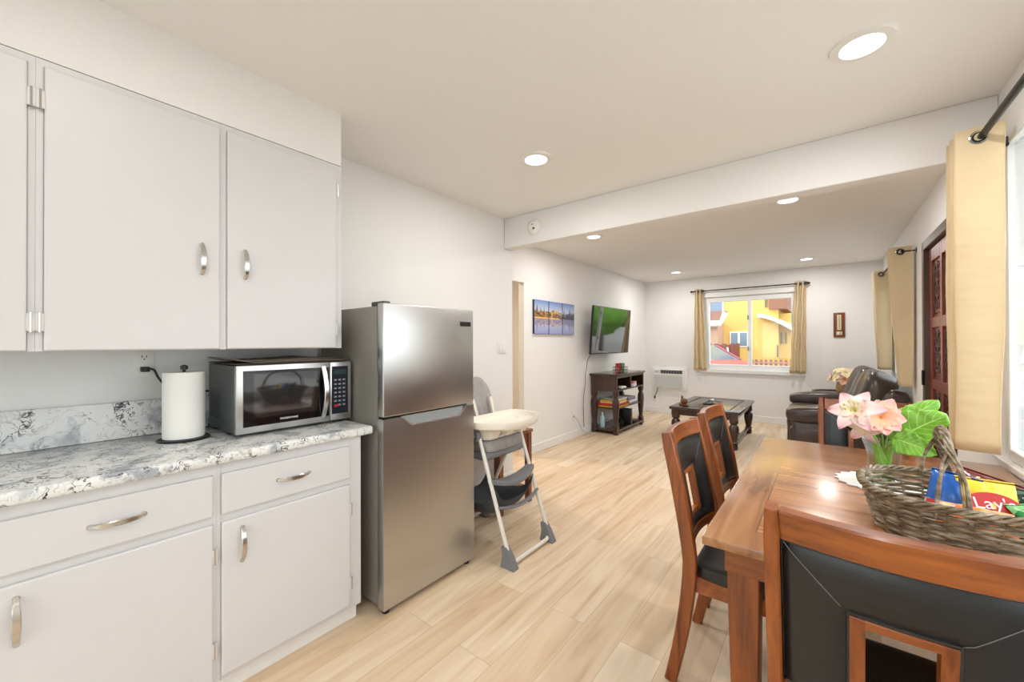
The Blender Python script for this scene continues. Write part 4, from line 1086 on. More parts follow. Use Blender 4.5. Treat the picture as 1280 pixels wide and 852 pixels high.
# seat shell, cushion, back
MB().box(-.22, .10, -HY+.005, HY-.005, .575, .63, .025, 3).build('seat_base', 'greyplastic', t)
MB().sup((-.045, 0, .662), (.165, HY-.015, .045), .4, .35, 32, 14).build('seat_cushion', 'greyfab', t)
rot = Matrix.Rotation(R(-16), 3, 'Y')
def rib(p):
    k = 1 if p.x > 0 else 0
    q = p.copy(); q.x += .010*k*abs(cos(p.y*34)); q.y *= 1-.10*max(0, p.z/.24)**2; return q
MB().sup((-.205, .02, .85), (.045, .178, .225), .55, .6, 48, 24, rot, rib).build('seat_back', 'greyfab', t)
for sy in (-1, 1):
    MB().tube(smoothpath([(-.135, .02+sy*.09, .93), (-.10, .02+sy*.085, .82), (-.075, .02+sy*.07, .715)], 5), [.014]*11, 6).build('harness_strap', 'cream', t)
# tray with raised rim, and the cream arms carrying it
def tray_ring(f, z, g=0):
    out = []
    for j in range(64):
        x, y = oval(2*pi*j/64, .165*f+g, .275*f+g, 2.7); out.append((x+.10-.05*(y/.275)**2, y+.012, z))
    return out
MB().loft([tray_ring(.9, .775), tray_ring(1.0, .79), tray_ring(1.03, .822), tray_ring(1.02, .83), tray_ring(.985, .828), tray_ring(.955, .80), tray_ring(.90, .789)]).build('tray', 'cream', t)
for y in (-.15, .0, .15):
    MB().loft([[(.02, y-.05, .78), (.02, y+.05, .78), (.16, y+.05, .78), (.16, y-.05, .78)], [(.035, y-.028, .70), (.035, y+.028, .70), (.125, y+.028, .715), (.125, y-.028, .715)]]).build('tray_support', 'cream', t)
MB().box(-.02, .10, -.15, .15, .705, .72, .006, 2).build('tray_rail', 'cream', t)

# small side table behind the high chair
t = thing('side_table', 'small reddish brown wooden side table behind the high chair', 'table', (-2.125, 2.505, 0))
MB().box(-.20, .20, -.215, .215, .575, .60, .004, 2).build('tabletop', 'redwood', t)
MB().box(-.18, .18, -.195, .195, .46, .575, .002, 1).build('apron', 'redwood', t)
for sx in (-1, 1):
    for sy in (-1, 1): MB().box(sx*.17-.022, sx*.17+.022, sy*.185-.022, sy*.185+.022, 0, .575, .003, 1).build('leg', 'redwood', t)
MB().box(-.17, .17, -.185, .185, .11, .128, .002, 1).build('shelf', 'redwood', t)

# ------------------------------------------------------------------ living room
def turned(h0, h1, s_, square=0):
    """bulbous leg profile from h0 to h1"""
    d = h1-h0
    return [(s_*.70, h0), (s_*.95, h0+d*.03), (s_*.72, h0+d*.07), (s_*.62, h0+d*.10), (s_*.78, h0+d*.25), (s_*1.0, h0+d*.5), (s_*1.06, h0+d*.62), (s_*.98, h0+d*.74), (s_*.7, h0+d*.80), (s_*.62, h0+d*.83), (s_*.85, h0+d*.87), (s_*.95, h0+d*.92), (s_*.9, h1)]
# console table
t = thing('console_table', 'dark wood console table with open shelves under the television', 'console table', (-2.52, 5.85, 0))
hx, hy = .205, .525
MB().box(-hx-.015, hx+.015, -hy-.015, hy+.015, .835, .862, .006, 2).box(-hx+.04, hx-.04, -hy+.05, hy-.05, .861, .864).build('tabletop', 'darkx', t)
cb = MB().box(-hx+.005, hx-.005, -hy+.005, -hy+.03, .62, .835, .002, 1).box(-hx+.005, hx-.005, hy-.03, hy-.005, .62, .835, .002, 1).box(-hx+.005, -hx+.02, -hy+.03, hy-.03, .62, .835).box(-hx+.02, hx-.005, -hy+.03, hy-.03, .62, .64).box(-hx+.02, hx-.005, -hy+.03, hy-.03, .805, .835).box(-hx+.02, hx-.01, -.012, .012, .64, .805)
cb.build('cubby_box', 'dark', t, smooth=False)
MB().box(-hx+.03, hx-.03, -hy, -hy+.006, .655, .80, .002, 1).build('end_panel', 'dark', t, smooth=False)
for sx in (-1, 1):
    for sy in (-1, 1):
        MB().lathe(turned(.10, .62, .043), 16, (sx*(hx-.04), sy*(hy-.04), 0), sq=4).box(sx*(hx-.04)-.036, sx*(hx-.04)+.036, sy*(hy-.04)-.036, sy*(hy-.04)+.036, .02, .105, .004, 1).lathe([(.03, 0), (.036, .01), (.03, .022)], 12, (sx*(hx-.04), sy*(hy-.04), 0)).build('leg', 'dark', t)
MB().box(-hx+.02, hx-.02, -hy+.03, hy-.03, .36, .378, .002, 1).build('shelf', 'darkx', t, smooth=False)
MB().box(-hx+.005, hx-.005, -hy+.01, hy-.01, .045, .075, .003, 1).build('shelf', 'darkx', t, smooth=False)
# things on the console
def boxgame(label, x0, x1, y0, y1, z0, z1, m1, m2, group='board games on the console shelf'):
    t = thing('board_game', label, 'board game', ((x0+x1)/2, (y0+y1)/2, z0), random.uniform(-.04, .04), group)
    a, b, h = (x1-x0)/2, (y1-y0)/2, z1-z0
    MB().box(-a+.002, a-.002, -b+.002, b-.002, 0, h*.7).build('box_base', m2, t, smooth=False)
    MB().box(-a, a, -b, b, h*.25, h, .001, 1).build('lid', m1, t, smooth=False)
boxgame('red and yellow board game box at the bottom of the stack on the console shelf', -2.66, -2.36, 5.42, 5.86, .3785, .425, 'red', 'yellow')
boxgame('yellow board game box on top of the red one on the console shelf', -2.65, -2.37, 5.47, 5.80, .4255, .467, 'yellow', 'white')
boxgame('thin white board game box topping the stack on the console shelf', -2.64, -2.38, 5.52, 5.84, .4675, .49, 'white', 'blue')
boxgame('white board game box lying beside the stack on the console shelf', -2.66, -2.37, 5.90, 6.20, .3785, .43, 'white', 'grey')
boxgame('grey and blue board game box on the white one beside the stack', -2.66, -2.38, 5.90, 6.16, .4305, .478, 'grey', 'blue')
t = thing('pen_holder', 'wire desk organiser with coloured markers on top of the console table', 'pen holder', (-2.42, 5.68, .864))
mb = MB().box(-.07, .07, -.11, .11, 0, .003)
for z in (.045, .09): mb.tube([(-.07, -.11, z), (.07, -.11, z), (.07, .11, z), (-.07, .11, z)], .0025, 6, True)
for y in [-.11+.022*k for k in range(11)]:
    for x in (-.07, .07): mb.tube([(x, y, 0), (x, y, .09)], .0014, 5)
for x in [-.07+.028*k for k in range(6)]:
    for y in (-.11, .11): mb.tube([(x, y, 0), (x, y, .09)], .0014, 5)
mb.tube([(-.07, 0, .09), (.07, 0, .09)], .002, 5).build('wire_basket', 'iron', t)
k = 0
for col, n_, y0, word in (('red', 4, -.085, 'red'), ('blackpl', 3, -.03, 'black'), ('green', 4, .03, 'green'), ('teal', 2, .085, 'teal')):
    for i in range(n_):
        o = MB().lathe([(.002, 0), (.008, .002), (.008, .10), (.0095, .101), (.0095, .135), (.004, .14)], 10).build('marker_pen', col)
        o.location = (-2.42-.03+.02*i, 5.68+y0+.006*i, .869); o.rotation_euler = (R(random.uniform(-5, 5)), R(random.uniform(-6, 6)), 0)
        tag(o, f'{word} marker pen standing in the wire organiser on the console', 'marker', f'{word} markers in the organiser')
# cubby contents
t = thing('game_controller', 'white game controller in the nearer cubby of the console table', 'controller', (-2.37, 5.58, .641))
MB().sup((0, 0, .022), (.04, .07, .02), .6, .8, 24, 10).sup((.02, -.055, .02), (.045, .022, .018), .9, nu=16, nv=8).sup((.02, .055, .02), (.045, .022, .018), .9, nu=16, nv=8).build('shell', 'white', t)
MB().lathe([(.01, .038), (.01, .046), (.002, .048)], 10, (0, -.03, 0)).lathe([(.01, .038), (.01, .046), (.002, .048)], 10, (.015, .02, 0)).build('thumbstick', 'blackpl', t)
t = thing('card_deck', 'small pink and white card box in the farther cubby of the console', 'card box', (-2.37, 6.0, .641), .1)
MB().box(-.05, .05, -.08, .08, 0, .05, .002, 1).build('box_base', 'white', t, smooth=False)
MB().box(-.052, .052, -.082, .082, .05, .075, .002, 1).build('lid', plain('pink_card', srgb(220, 150, 160), .6), t, smooth=False)
t = thing('game_console', 'black box standing upright on the bottom shelf of the console', 'electronics', (-2.42, 5.86, .0755))
MB().box(-.10, .10, -.035, .035, 0, .24, .008, 2).build('case', 'blackpl', t)
MB().box(.1, .102, -.02, .02, .03, .035).box(.1, .102, -.02, .02, .20, .205).build('slot', 'grey', t)
t = thing('router', 'flat black router on the far end of the bottom console shelf', 'router', (-2.42, 6.10, .0755))
MB().box(-.08, .08, -.11, .11, 0, .035, .012, 2).build('case', 'blackpl', t)
for y in (-.09, .09): MB().tube([(-.075, y, .02), (-.085, y, .10)], [.006, .004], 8).build('antenna', 'blackpl', t)
t = thing('headphones', 'black headphones lying on the bottom shelf of the console', 'headphones', (-2.42, 5.62, .0755))
MB().tube(arc((0, 0, .06), .075, -.3, pi+.3, 16, 'yz'), .008, 8).build('band', 'blackpl', t)
for s_ in (-1, 1): MB().lathe([(.02, -.015), (.038, -.012), (.038, .012), (.02, .015)], 18, (0, s_*.07, .042), 'y').build('ear_cup', 'blackmatte', t)
t = thing('spray_bottle', 'pale blue plastic bottle on the near end of the bottom console shelf', 'bottle', (-2.60, 5.45, .0755))
MB().lathe([(.001, 0), (.035, 0), (.037, .01), (.037, .13), (.02, .165), (.012, .175), (.012, .19)], 20).build('body', plain('pale_blue_plastic', srgb(170, 205, 220), .3), t)
MB().lathe([(.014, .188), (.014, .215), (.004, .218)], 14).build('cap', 'white', t)

# television
t = bpy.data.objects.new('television', None); COL.objects.link(t); tag(t, 'flat black television on a tilting wall bracket above the console', 'television')
t.location = (-2.503, 5.597, 1.491); yaw, tilt = R(-2.63), R(4.4)
t.rotation_euler = (Matrix.Rotation(yaw, 3, 'Z') @ Matrix.Rotation(tilt, 3, 'Y')).to_euler()
w, h = 1.184/2, .681/2
MB().box(-.035, -.004, -w, w, -h, h, .004, 2).build('housing', 'blackpl', t)
MB().box(-.005, 0, -w+.006, w-.006, -h+.014, h-.006, .001, 1).build('screen', 'tvglass', t)
MB().box(-.075, -.035, -.25, .25, -.2, .12, .01, 2).build('rear_bulge', 'blackpl', t)
MB().box(-.165, -.075, -.03, .03, -.06, .06, .004, 1).box(-.225, -.15, -.1, .1, -.12, .12, .004, 1).build('wall_bracket', 'iron', t)
MB().tube(smoothpath([(-.05, -w+.18, -h+.1), (-.06, -w+.08, -h-.02), (-.085, -w+.06, -h-.1), (-.10, -w+.075, -h-.2), (-.11, -w+.07, -h-.31), (-.115, -w+.09, -h-.42), (-.12, -w+.08, -h-.7), (-.10, -w+.11, -h-1.06)], 6), .004, 6).build('power_cord', 'darkgrey', t)
tag(MB().tube(smoothpath([(XL+.018, 4.83, .30), (XL+.05, 4.86, .26), (XL+.045, 5.0, .10), (XL+.04, 5.12, .03), (XL+.06, 5.26, .008), (XL+.09, 5.33, .006)], 8), .0045, 8).build('coaxial_cable', 'wirewall'), 'pale cable hanging from the cable outlet down to the floor by the console', 'cable')

# triptych
ys = [(3.87, 4.175), (4.19, 4.50), (4.515, 4.82)]
for (a, b), lab in zip(ys, ('lake painting panel nearest the doorway, with golden trees and blue sky', 'middle lake painting panel of the three, with blue water', 'lake painting panel nearest the television, with dark pines on grey water')):
    yc, zc = (a+b)/2, 1.628
    t = thing('canvas_print', lab, 'wall picture', (XL, yc, zc), 0, 'three lake picture panels')
    MB().box(.001, .028, -(b-a)/2, (b-a)/2, -.205, .205, .002, 1).build('canvas_wrap', plain('canvas_edge', srgb(54, 60, 84), .8), t, smooth=False)
    MB().box(.028, .0292, -(b-a)/2+.001, (b-a)/2-.001, -.204, .204).build('picture', canvas_mat('lake_picture', yc-3.87, .95, .41), t, smooth=False)

# air conditioner through the far wall
t = thing('air_conditioner', 'white through-wall air conditioner beside the far window', 'air conditioner', (-2.30, YF, .655))
MB().box(-.33, .33, -.02, 0, -.215, .20, .004, 1).build('wall_frame', 'trim', t, smooth=False)
ac = MB().box(-.275, .275, -.075, -.02, -.175, .165, .012, 2).build('cover', 'whitepl', t)
MB().box(-.13, .255, -.0775, -.074, .085, .148).build('vent', 'darkgrey', ac, smooth=False)
v = MB()
for k in range(9): v.box(-.13+.0475*k-.004, -.13+.0475*k+.004, -.082, -.076, .085, .148)
v.build('vane', 'grey', ac, smooth=False)
lv = MB()
for k in range(14): lv.box(-.255, .255, -.079, -.074, -.155+k*.0155, -.146+k*.0155)
lv.build('grille', plain('grille_grey', srgb(205, 207, 208), .5), ac, smooth=False)
MB().box(-.255, -.145, -.077, -.074, .09, .145).build('control_panel', plain('pale_panel', srgb(214, 218, 216), .4), ac, smooth=False)
MB().lathe([(.011, -.076), (.011, -.088), (.002, -.089)], 12, (-.2, 0, .117), 'y').build('knob', 'grey', ac)

MB().tube(smoothpath([(-.2, -.03, -.17), (-.215, -.03, -.26), (-.25, -.035, -.33), (-.26, -.03, -.37)], 5), .006, 6).box(-.275, -.245, -.034, -.009, -.395, -.35, .004, 1).build('power_cord', 'darkgrey', t)
# coffee table
t = thing('coffee_table', 'low dark wood coffee table in the middle of the living room', 'coffee table', (-1.23, 6.07, 0))
hx, hy = .41, .645
MB().box(-hx, hx, -hy, hy, .435, .47, .008, 2).build('tabletop', 'darkx', t)
fr_ = MB(); a, b = hx-.11, hy-.11
for x0, x1, y0, y1 in ((-a, a, -b, -b+.02), (-a, a, b-.02, b), (-a, -a+.02, -b, b), (a-.02, a, -b, b)): fr_.box(x0, x1, y0, y1, .468, .4715)
fr_.build('inlay_border', 'blackmatte', t, smooth=False)
MB().box(-hx+.05, hx-.05, -hy+.05, -hy+.07, .36, .435).box(-hx+.05, hx-.05, hy-.07, hy-.05, .36, .435).box(-hx+.05, -hx+.07, -hy+.07, hy-.07, .36, .435).box(hx-.07, hx-.05, -hy+.07, hy-.07, .36, .435).build('apron', 'dark', t, smooth=False)
for sx in (-1, 1):
    for sy in (-1, 1):
        MB().lathe(turned(.07, .36, .052), 16, (sx*(hx-.07), sy*(hy-.07), 0), sq=3).lathe([(.03, 0), (.042, .015), (.042, .05), (.036, .072)], 14, (sx*(hx-.07), sy*(hy-.07), 0)).box(sx*(hx-.07)-.045, sx*(hx-.07)+.045, sy*(hy-.07)-.045, sy*(hy-.07)+.045, .355, .436, .003, 1).build('leg', 'dark', t)
MB().box(-hx+.08, hx-.08, -.022, .022, .075, .10, .003, 1).box(-hx+.05, -hx+.09, -hy+.08, hy-.08, .075, .10, .003, 1).box(hx-.09, hx-.05, -hy+.08, hy-.08, .075, .10, .003, 1).build('stretcher', 'dark', t)
t = thing('wooden_ornament', 'small brown carved wooden ornament on the near corner of the coffee table', 'ornament', (-1.50, 5.62, .472))
MB().box(-.055, .055, -.05, .05, 0, .02, .004, 1).build('base', 'redwood', t)
MB().sup((0, 0, .055), (.045, .04, .04), .9, nu=18, nv=10).sup((-.025, 0, .10), (.015, .015, .03), 1, nu=12, nv=8).build('figure', plain('carved_wood', srgb(120, 84, 56), .5, noise=.3, nscale=40), t)
t = thing('glass_ashtray', 'small glass dish on the dark tray of the coffee table', 'dish', (-1.235, 6.03, .4845))
MB().lathe([(.001, 0), (.05, 0), (.065, .04), (.06, .042), (.045, .012), (.001, .01)], 20).build('bowl', 'vaseglass', t)
MB().sup((0, 0, .03), (.03, .03, .02), 1, nu=12, nv=8).build('contents', 'white', t)
tr = MB().box(-.09, .09, -.16, .16, 0, .004).box(-.09, .09, -.16, -.15, .004, .012).box(-.09, .09, .15, .16, .004, .012).box(-.09, -.08, -.15, .15, .004, .012).box(.08, .09, -.15, .15, .004, .012).build('serving_tray', 'blackpl', smooth=False)
tr.location = (-1.235, 6.03, .4725); tag(tr, 'black rectangular tray on the coffee table', 'tray')

# sofa
t = thing('sofa', 'dark brown leather reclining loveseat with its back to the window wall', 'sofa', (.075, 6.10, 0), R(2.2))
LN = .87
def bulge(p): return p
MB().box(-.40, .44, -LN+.02, LN-.02, .05, .36, .03, 3).build('base', 'sofa', t)
for y0, y1 in ((-LN+.26, -.005), (.005, LN-.26)):
    MB().sup((-.10, (y0+y1)/2, .40), (.36, (y1-y0)/2, .10), .35, .3, 36, 14).build('seat_cushion', 'sofa', t)
    MB().sup((-.405, (y0+y1)/2, .23), (.05, (y1-y0)/2-.01, .16), .4, .35, 28, 14).build('footrest', 'sofa', t)
for s_ in (-1, 1):
    yc = s_*(LN-.13)
    a = MB().box(-.40, .36, yc-.115, yc+.115, .03, .47, .035, 3)
    a.sup((-.02, yc, .30), (.41, .125, .12), .4, .4, 36, 14)
    ao = a.build('armrest', 'sofa', t)
    def padf(p): q = p.copy(); q.z += .012*cos(p.x*9); return q
    MB().sup((-.03, yc, .54), (.43, .145, .092), .55, .42, 44, 18, None, padf).build('arm_pad', 'sofa', ao)
    MB().sup((-.02, yc, .12), (.40, .122, .075), .35, .35, 36, 12).build('lower_panel', 'sofa', ao)
for s_ in (-1, 1):
    yc = s_*.395
    rot = Matrix.Rotation(R(24), 3, 'Y')
    def chan(p):
        q = p.copy(); wv_ = abs(sin(p.y/.40*pi*1.5+pi/2)); q.x -= .035*(1-wv_)*-1 if p.x < 0 else 0
        q.x -= .05*max(0, (p.z-.02)/.36) if p.x < 0 else 0; return q
    MB().sup((.255, yc, .665), (.135, .405, .35), .55, .5, 80, 28, rot, chan).build('back_cushion', 'sofa', t)
    MB().sup((.36, s_*.80, .60), (.10, .085, .26), .6, .6, 28, 16, Matrix.Rotation(R(22), 3, 'Y')).build('back_wing', 'sofa', t)

# end table with planter behind the sofa arm
t = thing('end_table', 'oval dark wood end table in the corner beyond the sofa arm', 'end table', (.17, 7.33, 0))
MB().lathe([(.001, .575), (.96, .575), (1.0, .585), (1.0, .612), (.95, .612), (.93, .598), (.001, .598)], 40, sx=.34, sy=.24).build('tabletop', 'darkx', t)
MB().lathe([(.04, .06), (.05, .12), (.03, .2), (.045, .35), (.03, .5), (.06, .576)], 18).build('column', 'dark', t)
for k in range(3):
    a = 2*pi*k/3
    MB().tube(smoothpath([(0, 0, .14), (.1*cos(a), .1*sin(a)*.8, .1), (.24*cos(a), .2*sin(a), .022)], 5), [.026]*8+[.02]*3, 8).build('leg', 'dark', t)
t = thing('flower_pot', 'round woven straw flower pot on the oval end table', 'plant pot', (.20, 7.30, .599))
pts = [(.07, 0), (.092, .02), (.10, .06), (.095, .10), (.085, .125), (.08, .125), (.088, .09), (.085, .02), (.001, .015)]
MB().lathe([(.001, 0)]+pts, 28).build('pot', plain('straw_weave', srgb(196, 160, 110), .8, noise=.3, nscale=60, bmp=.4), t)
MB().lathe([(.083, .125), (.10, .14), (.06, .145), (.001, .14)], 28).build('cloth_liner', 'white', t)
t = thing('flower_bouquet', 'cream and pink artificial flowers in the straw pot', 'flowers', (.20, 7.30, .72))
for (x, y, z), n_, mt in (((-.10, -.06, .09), (-.6, -.6, .5), 'creampetal'), ((.02, -.09, .15), (.1, -.8, .6), 'creampetal'), ((.10, -.06, .09), (.6, -.7, .3), 'creampetal'), ((-.05, -.02, .18), (-.2, -.4, 1), 'creampetal'), ((.07, .0, .17), (.5, -.4, .9), 'petal'), ((-.15, -.02, .10), (-.9, -.3, .2), 'petal'), ((.0, -.12, .06), (0, -1, .2), 'peach')):
    petals('bloom', (x, y, z), n_, 6, .085, .036, .3, mt, t, random.random(), 2)
for k in range(11):
    a = 2*pi*k/11; leaf('leaf', (.02*cos(a), .02*sin(a), .02), (cos(a), sin(a), .5+.5*(k % 3)), (-sin(a), cos(a), 0), .16, .038, 'leafdark', t, .25, 0)
mb = MB()
for (x, y, z) in ((-.10, -.06, .11), (.03, -.09, .17), (.11, -.05, .10), (-.03, -.02, .20), (.08, .02, .19), (-.15, -.02, .09)):
    mb.tube(smoothpath([(x*.1, y*.1, .0), (x*.4, y*.4, z*.6), (x, y, z)], 4), .0025, 5)
mb.build('stem', 'stem', t)

# wall plaque (thermometer)
t = thing('wall_thermometer', 'narrow dark wood wall plaque with a cream gauge on the far wall', 'wall plaque', (.153, YF, 1.564))
MB().box(-.066, .066, -.022, 0, -.182, .182, .006, 2).build('backboard', 'redwood', t)
MB().box(-.024, .024, -.026, -.021, -.075, .15, .002, 1).build('scale', plain('cream_card', srgb(226, 210, 178), .5), t)
MB().tube([(0, -.029, -.06), (0, -.029, .135)], .004, 8).build('glass_tube', 'grey', t)
MB().box(-.034, .034, -.027, -.021, -.15, -.098, .002, 1).build('dial_plate', plain('dial_cream', srgb(216, 196, 160), .5), t)
MB().lathe([(.02, -.026), (.02, -.031), (.001, -.032)], 18, (0, 0, -.124), 'y').build('dial', 'brass', t)

# ------------------------------------------------------------------ outside the far window
GZ = -.15
struct('ground', MB().box(-60, 60, YF+.2, 90, GZ-.1, GZ), plain('street_concrete', srgb(150, 148, 144), .9, noise=.12, nscale=3), smooth=False)
struct('ground_added_bright', MB().box(XR+.16, 30, -30, YF+.2, GZ-.1, GZ), plain('brightened_ground', srgb(196, 194, 190), .9, noise=.08, nscale=3), smooth=False)  # separate paler ground, added to brighten the view through the side window
struct('ground_uplight_block', MB().box(-30, XR+.15, -30, YB-.16, GZ-.1, GZ), plain('light_cutting_ground', srgb(140, 136, 130), .9, noise=.1, nscale=4), smooth=False)  # unseen ground added behind the room to cut light from below
Yh = 20.0
yel = plain('yellow_stucco', srgb(226, 188, 108), .9, noise=.04, nscale=20)
pink = plain('peach_stucco', srgb(206, 168, 146), .9, noise=.05, nscale=20)
brn = plain('brown_stucco', srgb(150, 104, 86), .9, noise=.05, nscale=20)
roofm = plain('shingle_brown', srgb(150, 112, 100), .9, noise=.25, nscale=8)
def PX(px, py, Y):
    d = fw + r2*(px-640)/497.79 - u2*(py-426)/497.79
    k = Y/d.y; return (d.x*k, 1.31+d.z*k)
def rect(a, b, Y):
    x0, z1 = PX(a[0], a[1], Y); x1, z0 = PX(b[0], b[1], Y); return x0, x1, z0, z1
hs = thing('yellow_house', 'two-storey yellow stucco house across the street outside the far window', 'house', (-4.5, Yh, GZ))
ox, oz = -4.5, GZ
def hb(mb, x0, x1, y0, y1, z0, z1, bev=0): return mb.box(x0-ox, x1-ox, y0-Yh, y1-Yh, z0-oz, z1-oz, bev, 1)
xr = PX(973, 424, Yh)[0]
hb(MB(), -12, xr, Yh, Yh+7, GZ, 7.2).build('wall', yel, hs, smooth=False)
xt0, xt1 = PX(961, 400, Yh-.25)[0], PX(983.5, 400, Yh-.25)[0]
hb(MB(), xt0, xt1, Yh-.25, Yh+5, 2.7, 7.6).build('tower', brn, hs, smooth=False)
hb(MB(), xr, PX(990, 424, Yh+1)[0]+.3, Yh+.6, Yh+6, GZ, 2.55).build('wing_wall', yel, hs, smooth=False)
x0, _ = PX(947, 395, Yh-.5); x1, _ = PX(992, 400, Yh-.5)
mb = MB(); st = []
for k in range(11):
    u = k/10; st.append(((x0+(x1-x0)*u-ox, -.55+.4*u, PX(947, 395, Yh)[1]-.02-.62*u**1.6-oz), (1, 0, 0), (0, 0, 1), .05, .10))
rings = []
for c, *_ in st: rings.append([(c[0], c[1]-.1, c[2]-.06), (c[0], c[1]-.1, c[2]+.07), (c[0], c[1]+1.1, c[2]+.16), (c[0], c[1]+1.1, c[2]+.02)])
mb.loft(rings); mb.build('eave', 'white', hs)
a = rect((887, 378), (903, 385), Yh)
def hwin(r, depth=.05):
    o = MB(); x0, x1, z0, z1 = r
    hb(o, x0-.05, x1+.05, Yh-.05, Yh+.02, z0-.05, z1+.05); wo = o.build('window_frame', 'vinyl', hs, smooth=False)
    hb(MB(), x0, x1, Yh-.06, Yh-.045, z0, z1).build('pane', plain('dull_pane', srgb(120, 140, 160), .1), wo, smooth=False)
    hb(MB(), (x0+x1)/2-.04, (x0+x1)/2+.04, Yh-.075, Yh-.05, z0, z1).build('mullion', 'vinyl', wo, smooth=False)
x0, x1, z0, z1 = a; hwin((x0-1.0, x1, z0-.5, z1+.55))
hwin(rect((914, 416), (934, 432), Yh))
for r in (rect((956, 374), (959, 384), Yh), rect((971, 431), (973.5, 446), Yh)): hb(MB(), *r[:2], Yh-.04, Yh+.02, r[2], r[3]).build('slit_window', plain('slit_glass', srgb(120, 110, 90), .2), hs, smooth=False)
for r in (rect((976, 415), (978, 429), Yh+.6), rect((981.5, 415), (983.5, 429), Yh+.6)): hb(MB(), *r[:2], Yh+.54, Yh+.62, r[2], r[3]).build('slit_window', plain('slit_glass', srgb(120, 110, 90), .2), hs, smooth=False)
# porch wing with a shed roof
x0, zt = PX(880, 404, Yh-1.2); x1, _ = PX(897, 404, Yh-1.2)
hb(MB(), x0-4, x1, Yh-1.2, Yh+.05, GZ, zt+.1).build('porch_wall', pink, hs, smooth=False)
xe, ze = PX(908, 391, Yh-1.4); xe2, ze2 = PX(901, 403, Yh-1.4)
mb = MB().prism([(x0-4-ox, ze2-oz), (xe2-ox, ze2-oz), (xe-ox, ze-oz+.08), (x0-4-ox, ze-oz+.3)], 'y', -1.5, -1.15); mb.build('porch_roof', roofm, hs, smooth=False)
MB().tube([(x0-4-ox, -1.55, ze2-oz-.05), (xe2-ox, -1.55, ze2-oz-.05), (xe-ox, -1.55, ze-oz+.02)], .13, 6).build('gutter', 'white', hs)
lx, lz = PX(898.5, 411, Yh-.1)
MB().box(lx-ox-.08, lx-ox+.08, -.2, 0, lz-oz-.2, lz-oz+.15, .02, 1).build('wall_lantern', 'iron', hs)
# fences
fe = thing('brick_fence', 'low red brick and picket fence in front of the yellow house', 'fence', (-2.2, 18.2, GZ))
fx0, fzt = PX(938, 449, 18.2); fx1, _ = PX(995, 449, 18.2)
mb = MB().box(fx0+2.2, fx1+2.2+1, -.08, .08, 0, fzt-GZ-.3)
k = fx0
while k < fx1+1: mb.box(k+2.2, k+2.2+.09, -.03, .03, 0, fzt-GZ); k += .16
mb.build('picket_run', plain('brick_red', srgb(150, 96, 84), .8, noise=.25, nscale=30), fe, smooth=False)
MB().box(fx0+2.2, fx1+3.2, -.05, .05, fzt-GZ-.14, fzt-GZ-.08).build('rail', plain('brick_rail', srgb(176, 130, 116), .8), fe, smooth=False)
ga = thing('red_gate', 'dark red wooden gate and fence beside the parked car', 'gate', (-5.0, 17.6, GZ))
gx0, gz = PX(880, 430.5, 17.6); gx1, _ = PX(921, 430.5, 17.6)
mb = MB(); k = gx0-1
while k < gx1: mb.box(k+5, k+5+.13, -.03, .03, .05, gz-GZ+.04*((int(k*50)) % 2)); k += .14
mb.build('board', plain('dark_red_boards', srgb(128, 70, 62), .8, noise=.2, nscale=12), ga, smooth=False)
p0 = PX(909, 434, 17.5); p1 = PX(912, 447, 17.5)
MB().tube([(p0[0]+5, -.08, p0[1]-GZ), (p1[0]+5, -.08, p1[1]-GZ)], .03, 6).build('brace', 'white', ga)
MB().box(gx1+5-.02, gx1+5+.1, -.06, .06, 0, gz-GZ+.05).build('post', 'redwood', ga, smooth=False)
# parked car
cr = thing('parked_car', 'red sedan parked outside beyond the far window', 'car', (PX(934, 450, 11.6)[0]-2.2*cos(R(40)), 11.6+2.2*sin(R(40)), GZ), R(-40))
prof_top = [(-2.2, .85), (-1.9, 1.0), (-1.2, 1.35), (-.4, 1.43), (.35, 1.36), (1.05, .98), (1.7, .88), (2.1, .76), (2.2, .60)]
body = MB(); rings = []
import bisect
def lower(x): return .98 if x < 1.05 else (.98-(x-1.05)*.15 if x < 1.7 else .88-(x-1.7)*.5)
xs_ = [-2.25, -2.2, -1.9, -1.2, -.4, .4, 1.05, 1.5, 1.8, 2.05, 2.17, 2.2]
for x in xs_:
    zt_ = min(lower(x), .98); e = 1-.25*max(0, abs(x)-1.7)/.5; wd = .86*e
    if x > 2.05: zt_ = .74 if x < 2.19 else .68
    rings.append([(x, -wd, .22), (x, -wd*1.03, .5), (x, -wd*.98, zt_-.12), (x, -wd*.86, zt_), (x, wd*.86, zt_), (x, wd*.98, zt_-.12), (x, wd*1.03, .5), (x, wd, .22)])
body.loft(rings); body.build('body', plain('car_red', srgb(160, 76, 84), .35, .1), cr)
gh = MB(); rings = []
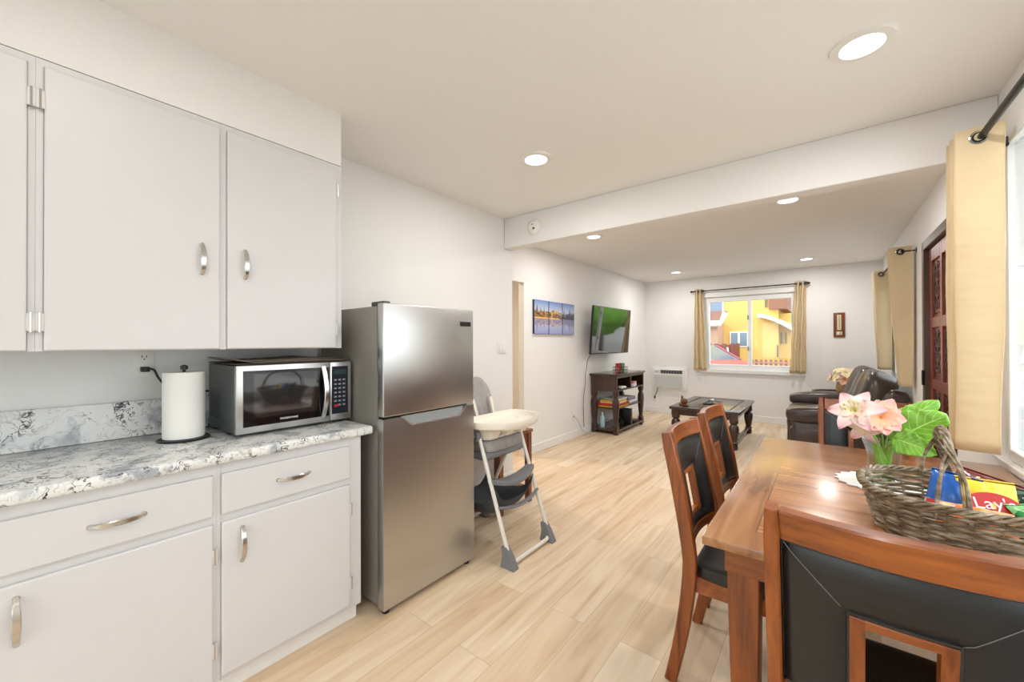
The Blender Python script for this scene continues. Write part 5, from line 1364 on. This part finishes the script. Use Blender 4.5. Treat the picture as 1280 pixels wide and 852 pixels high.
for x, zt_ in ((-1.85, .97), (-1.15, 1.36), (-.4, 1.44), (.25, 1.38), (1.1, .96)):
    zt_ = max(zt_, .96); wt = .62 if zt_ > 1.1 else .74
    rings.append([(x, -.76, .94), (x, -wt, zt_), (x, wt, zt_), (x, .76, .94)])
gh.loft(rings); g_ = gh.build('greenhouse', plain('car_glass', srgb(90, 110, 124), .1), cr)
MB().box(-1.1, .2, -.56, .56, 1.37, 1.455, .03, 2).build('roof', plain('car_red_roof', srgb(160, 76, 84), .25, .1, coat=.5), cr)
MB().tube([(.25, -.66, 1.37), (1.1, -.78, .97)], .035, 6).tube([(.25, .66, 1.37), (1.1, .78, .97)], .035, 6).build('pillar', plain('car_red_pillar', srgb(160, 76, 84), .25, .1), cr)
for x in (-1.4, 1.4):
    for y in (-.80, .80): MB().lathe([(.12, -.1), (.3, -.1), (.32, -.06), (.32, .06), (.3, .1), (.12, .1)], 24, (x, y, .32), 'y').build('wheel', 'blackmatte', cr)
# trees off to the side (seen in the dark television screen)
def tree(label, x, y, h_, r, seed):
    t = thing('street_tree', label, 'tree', (x, y, GZ), 0, 'trees along the street')
    rnd = random.Random(seed)
    MB().tube([(0, 0, 0), (.05, 0, h_*.35), (0, .1, h_*.6)], [.16, .12, .07], 8).build('trunk', 'dark', t)
    mb = MB()
    for k in range(16):
        p = V((rnd.gauss(0, 1), rnd.gauss(0, 1), rnd.gauss(0, .8))); p = p.normalized()*r*rnd.uniform(.3, .8); s_ = r*rnd.uniform(.35, .55)
        def lump(q, s_=s_): return q*(1+.25*mnoise.noise(q*4/s_))
        mb.sup((p.x, p.y, h_*.7+p.z*.9), (s_, s_, s_*.85), 1, nu=18, nv=10, fn=lump)
    mb.build('crown', plain('tree_green', srgb(120, 172, 66), .8, noise=.5, nscale=5), t)
tree('leafy green street tree nearest the house corner', 3.0, 14.6, 2.9, 1.75, 1)
tree('leafy green street tree second along the street', 7.6, 17.5, 4.4, 1.9, 2)
tree('leafy green street tree farthest along the street', 4.4, 21.5, 6.5, 2.3, 3)
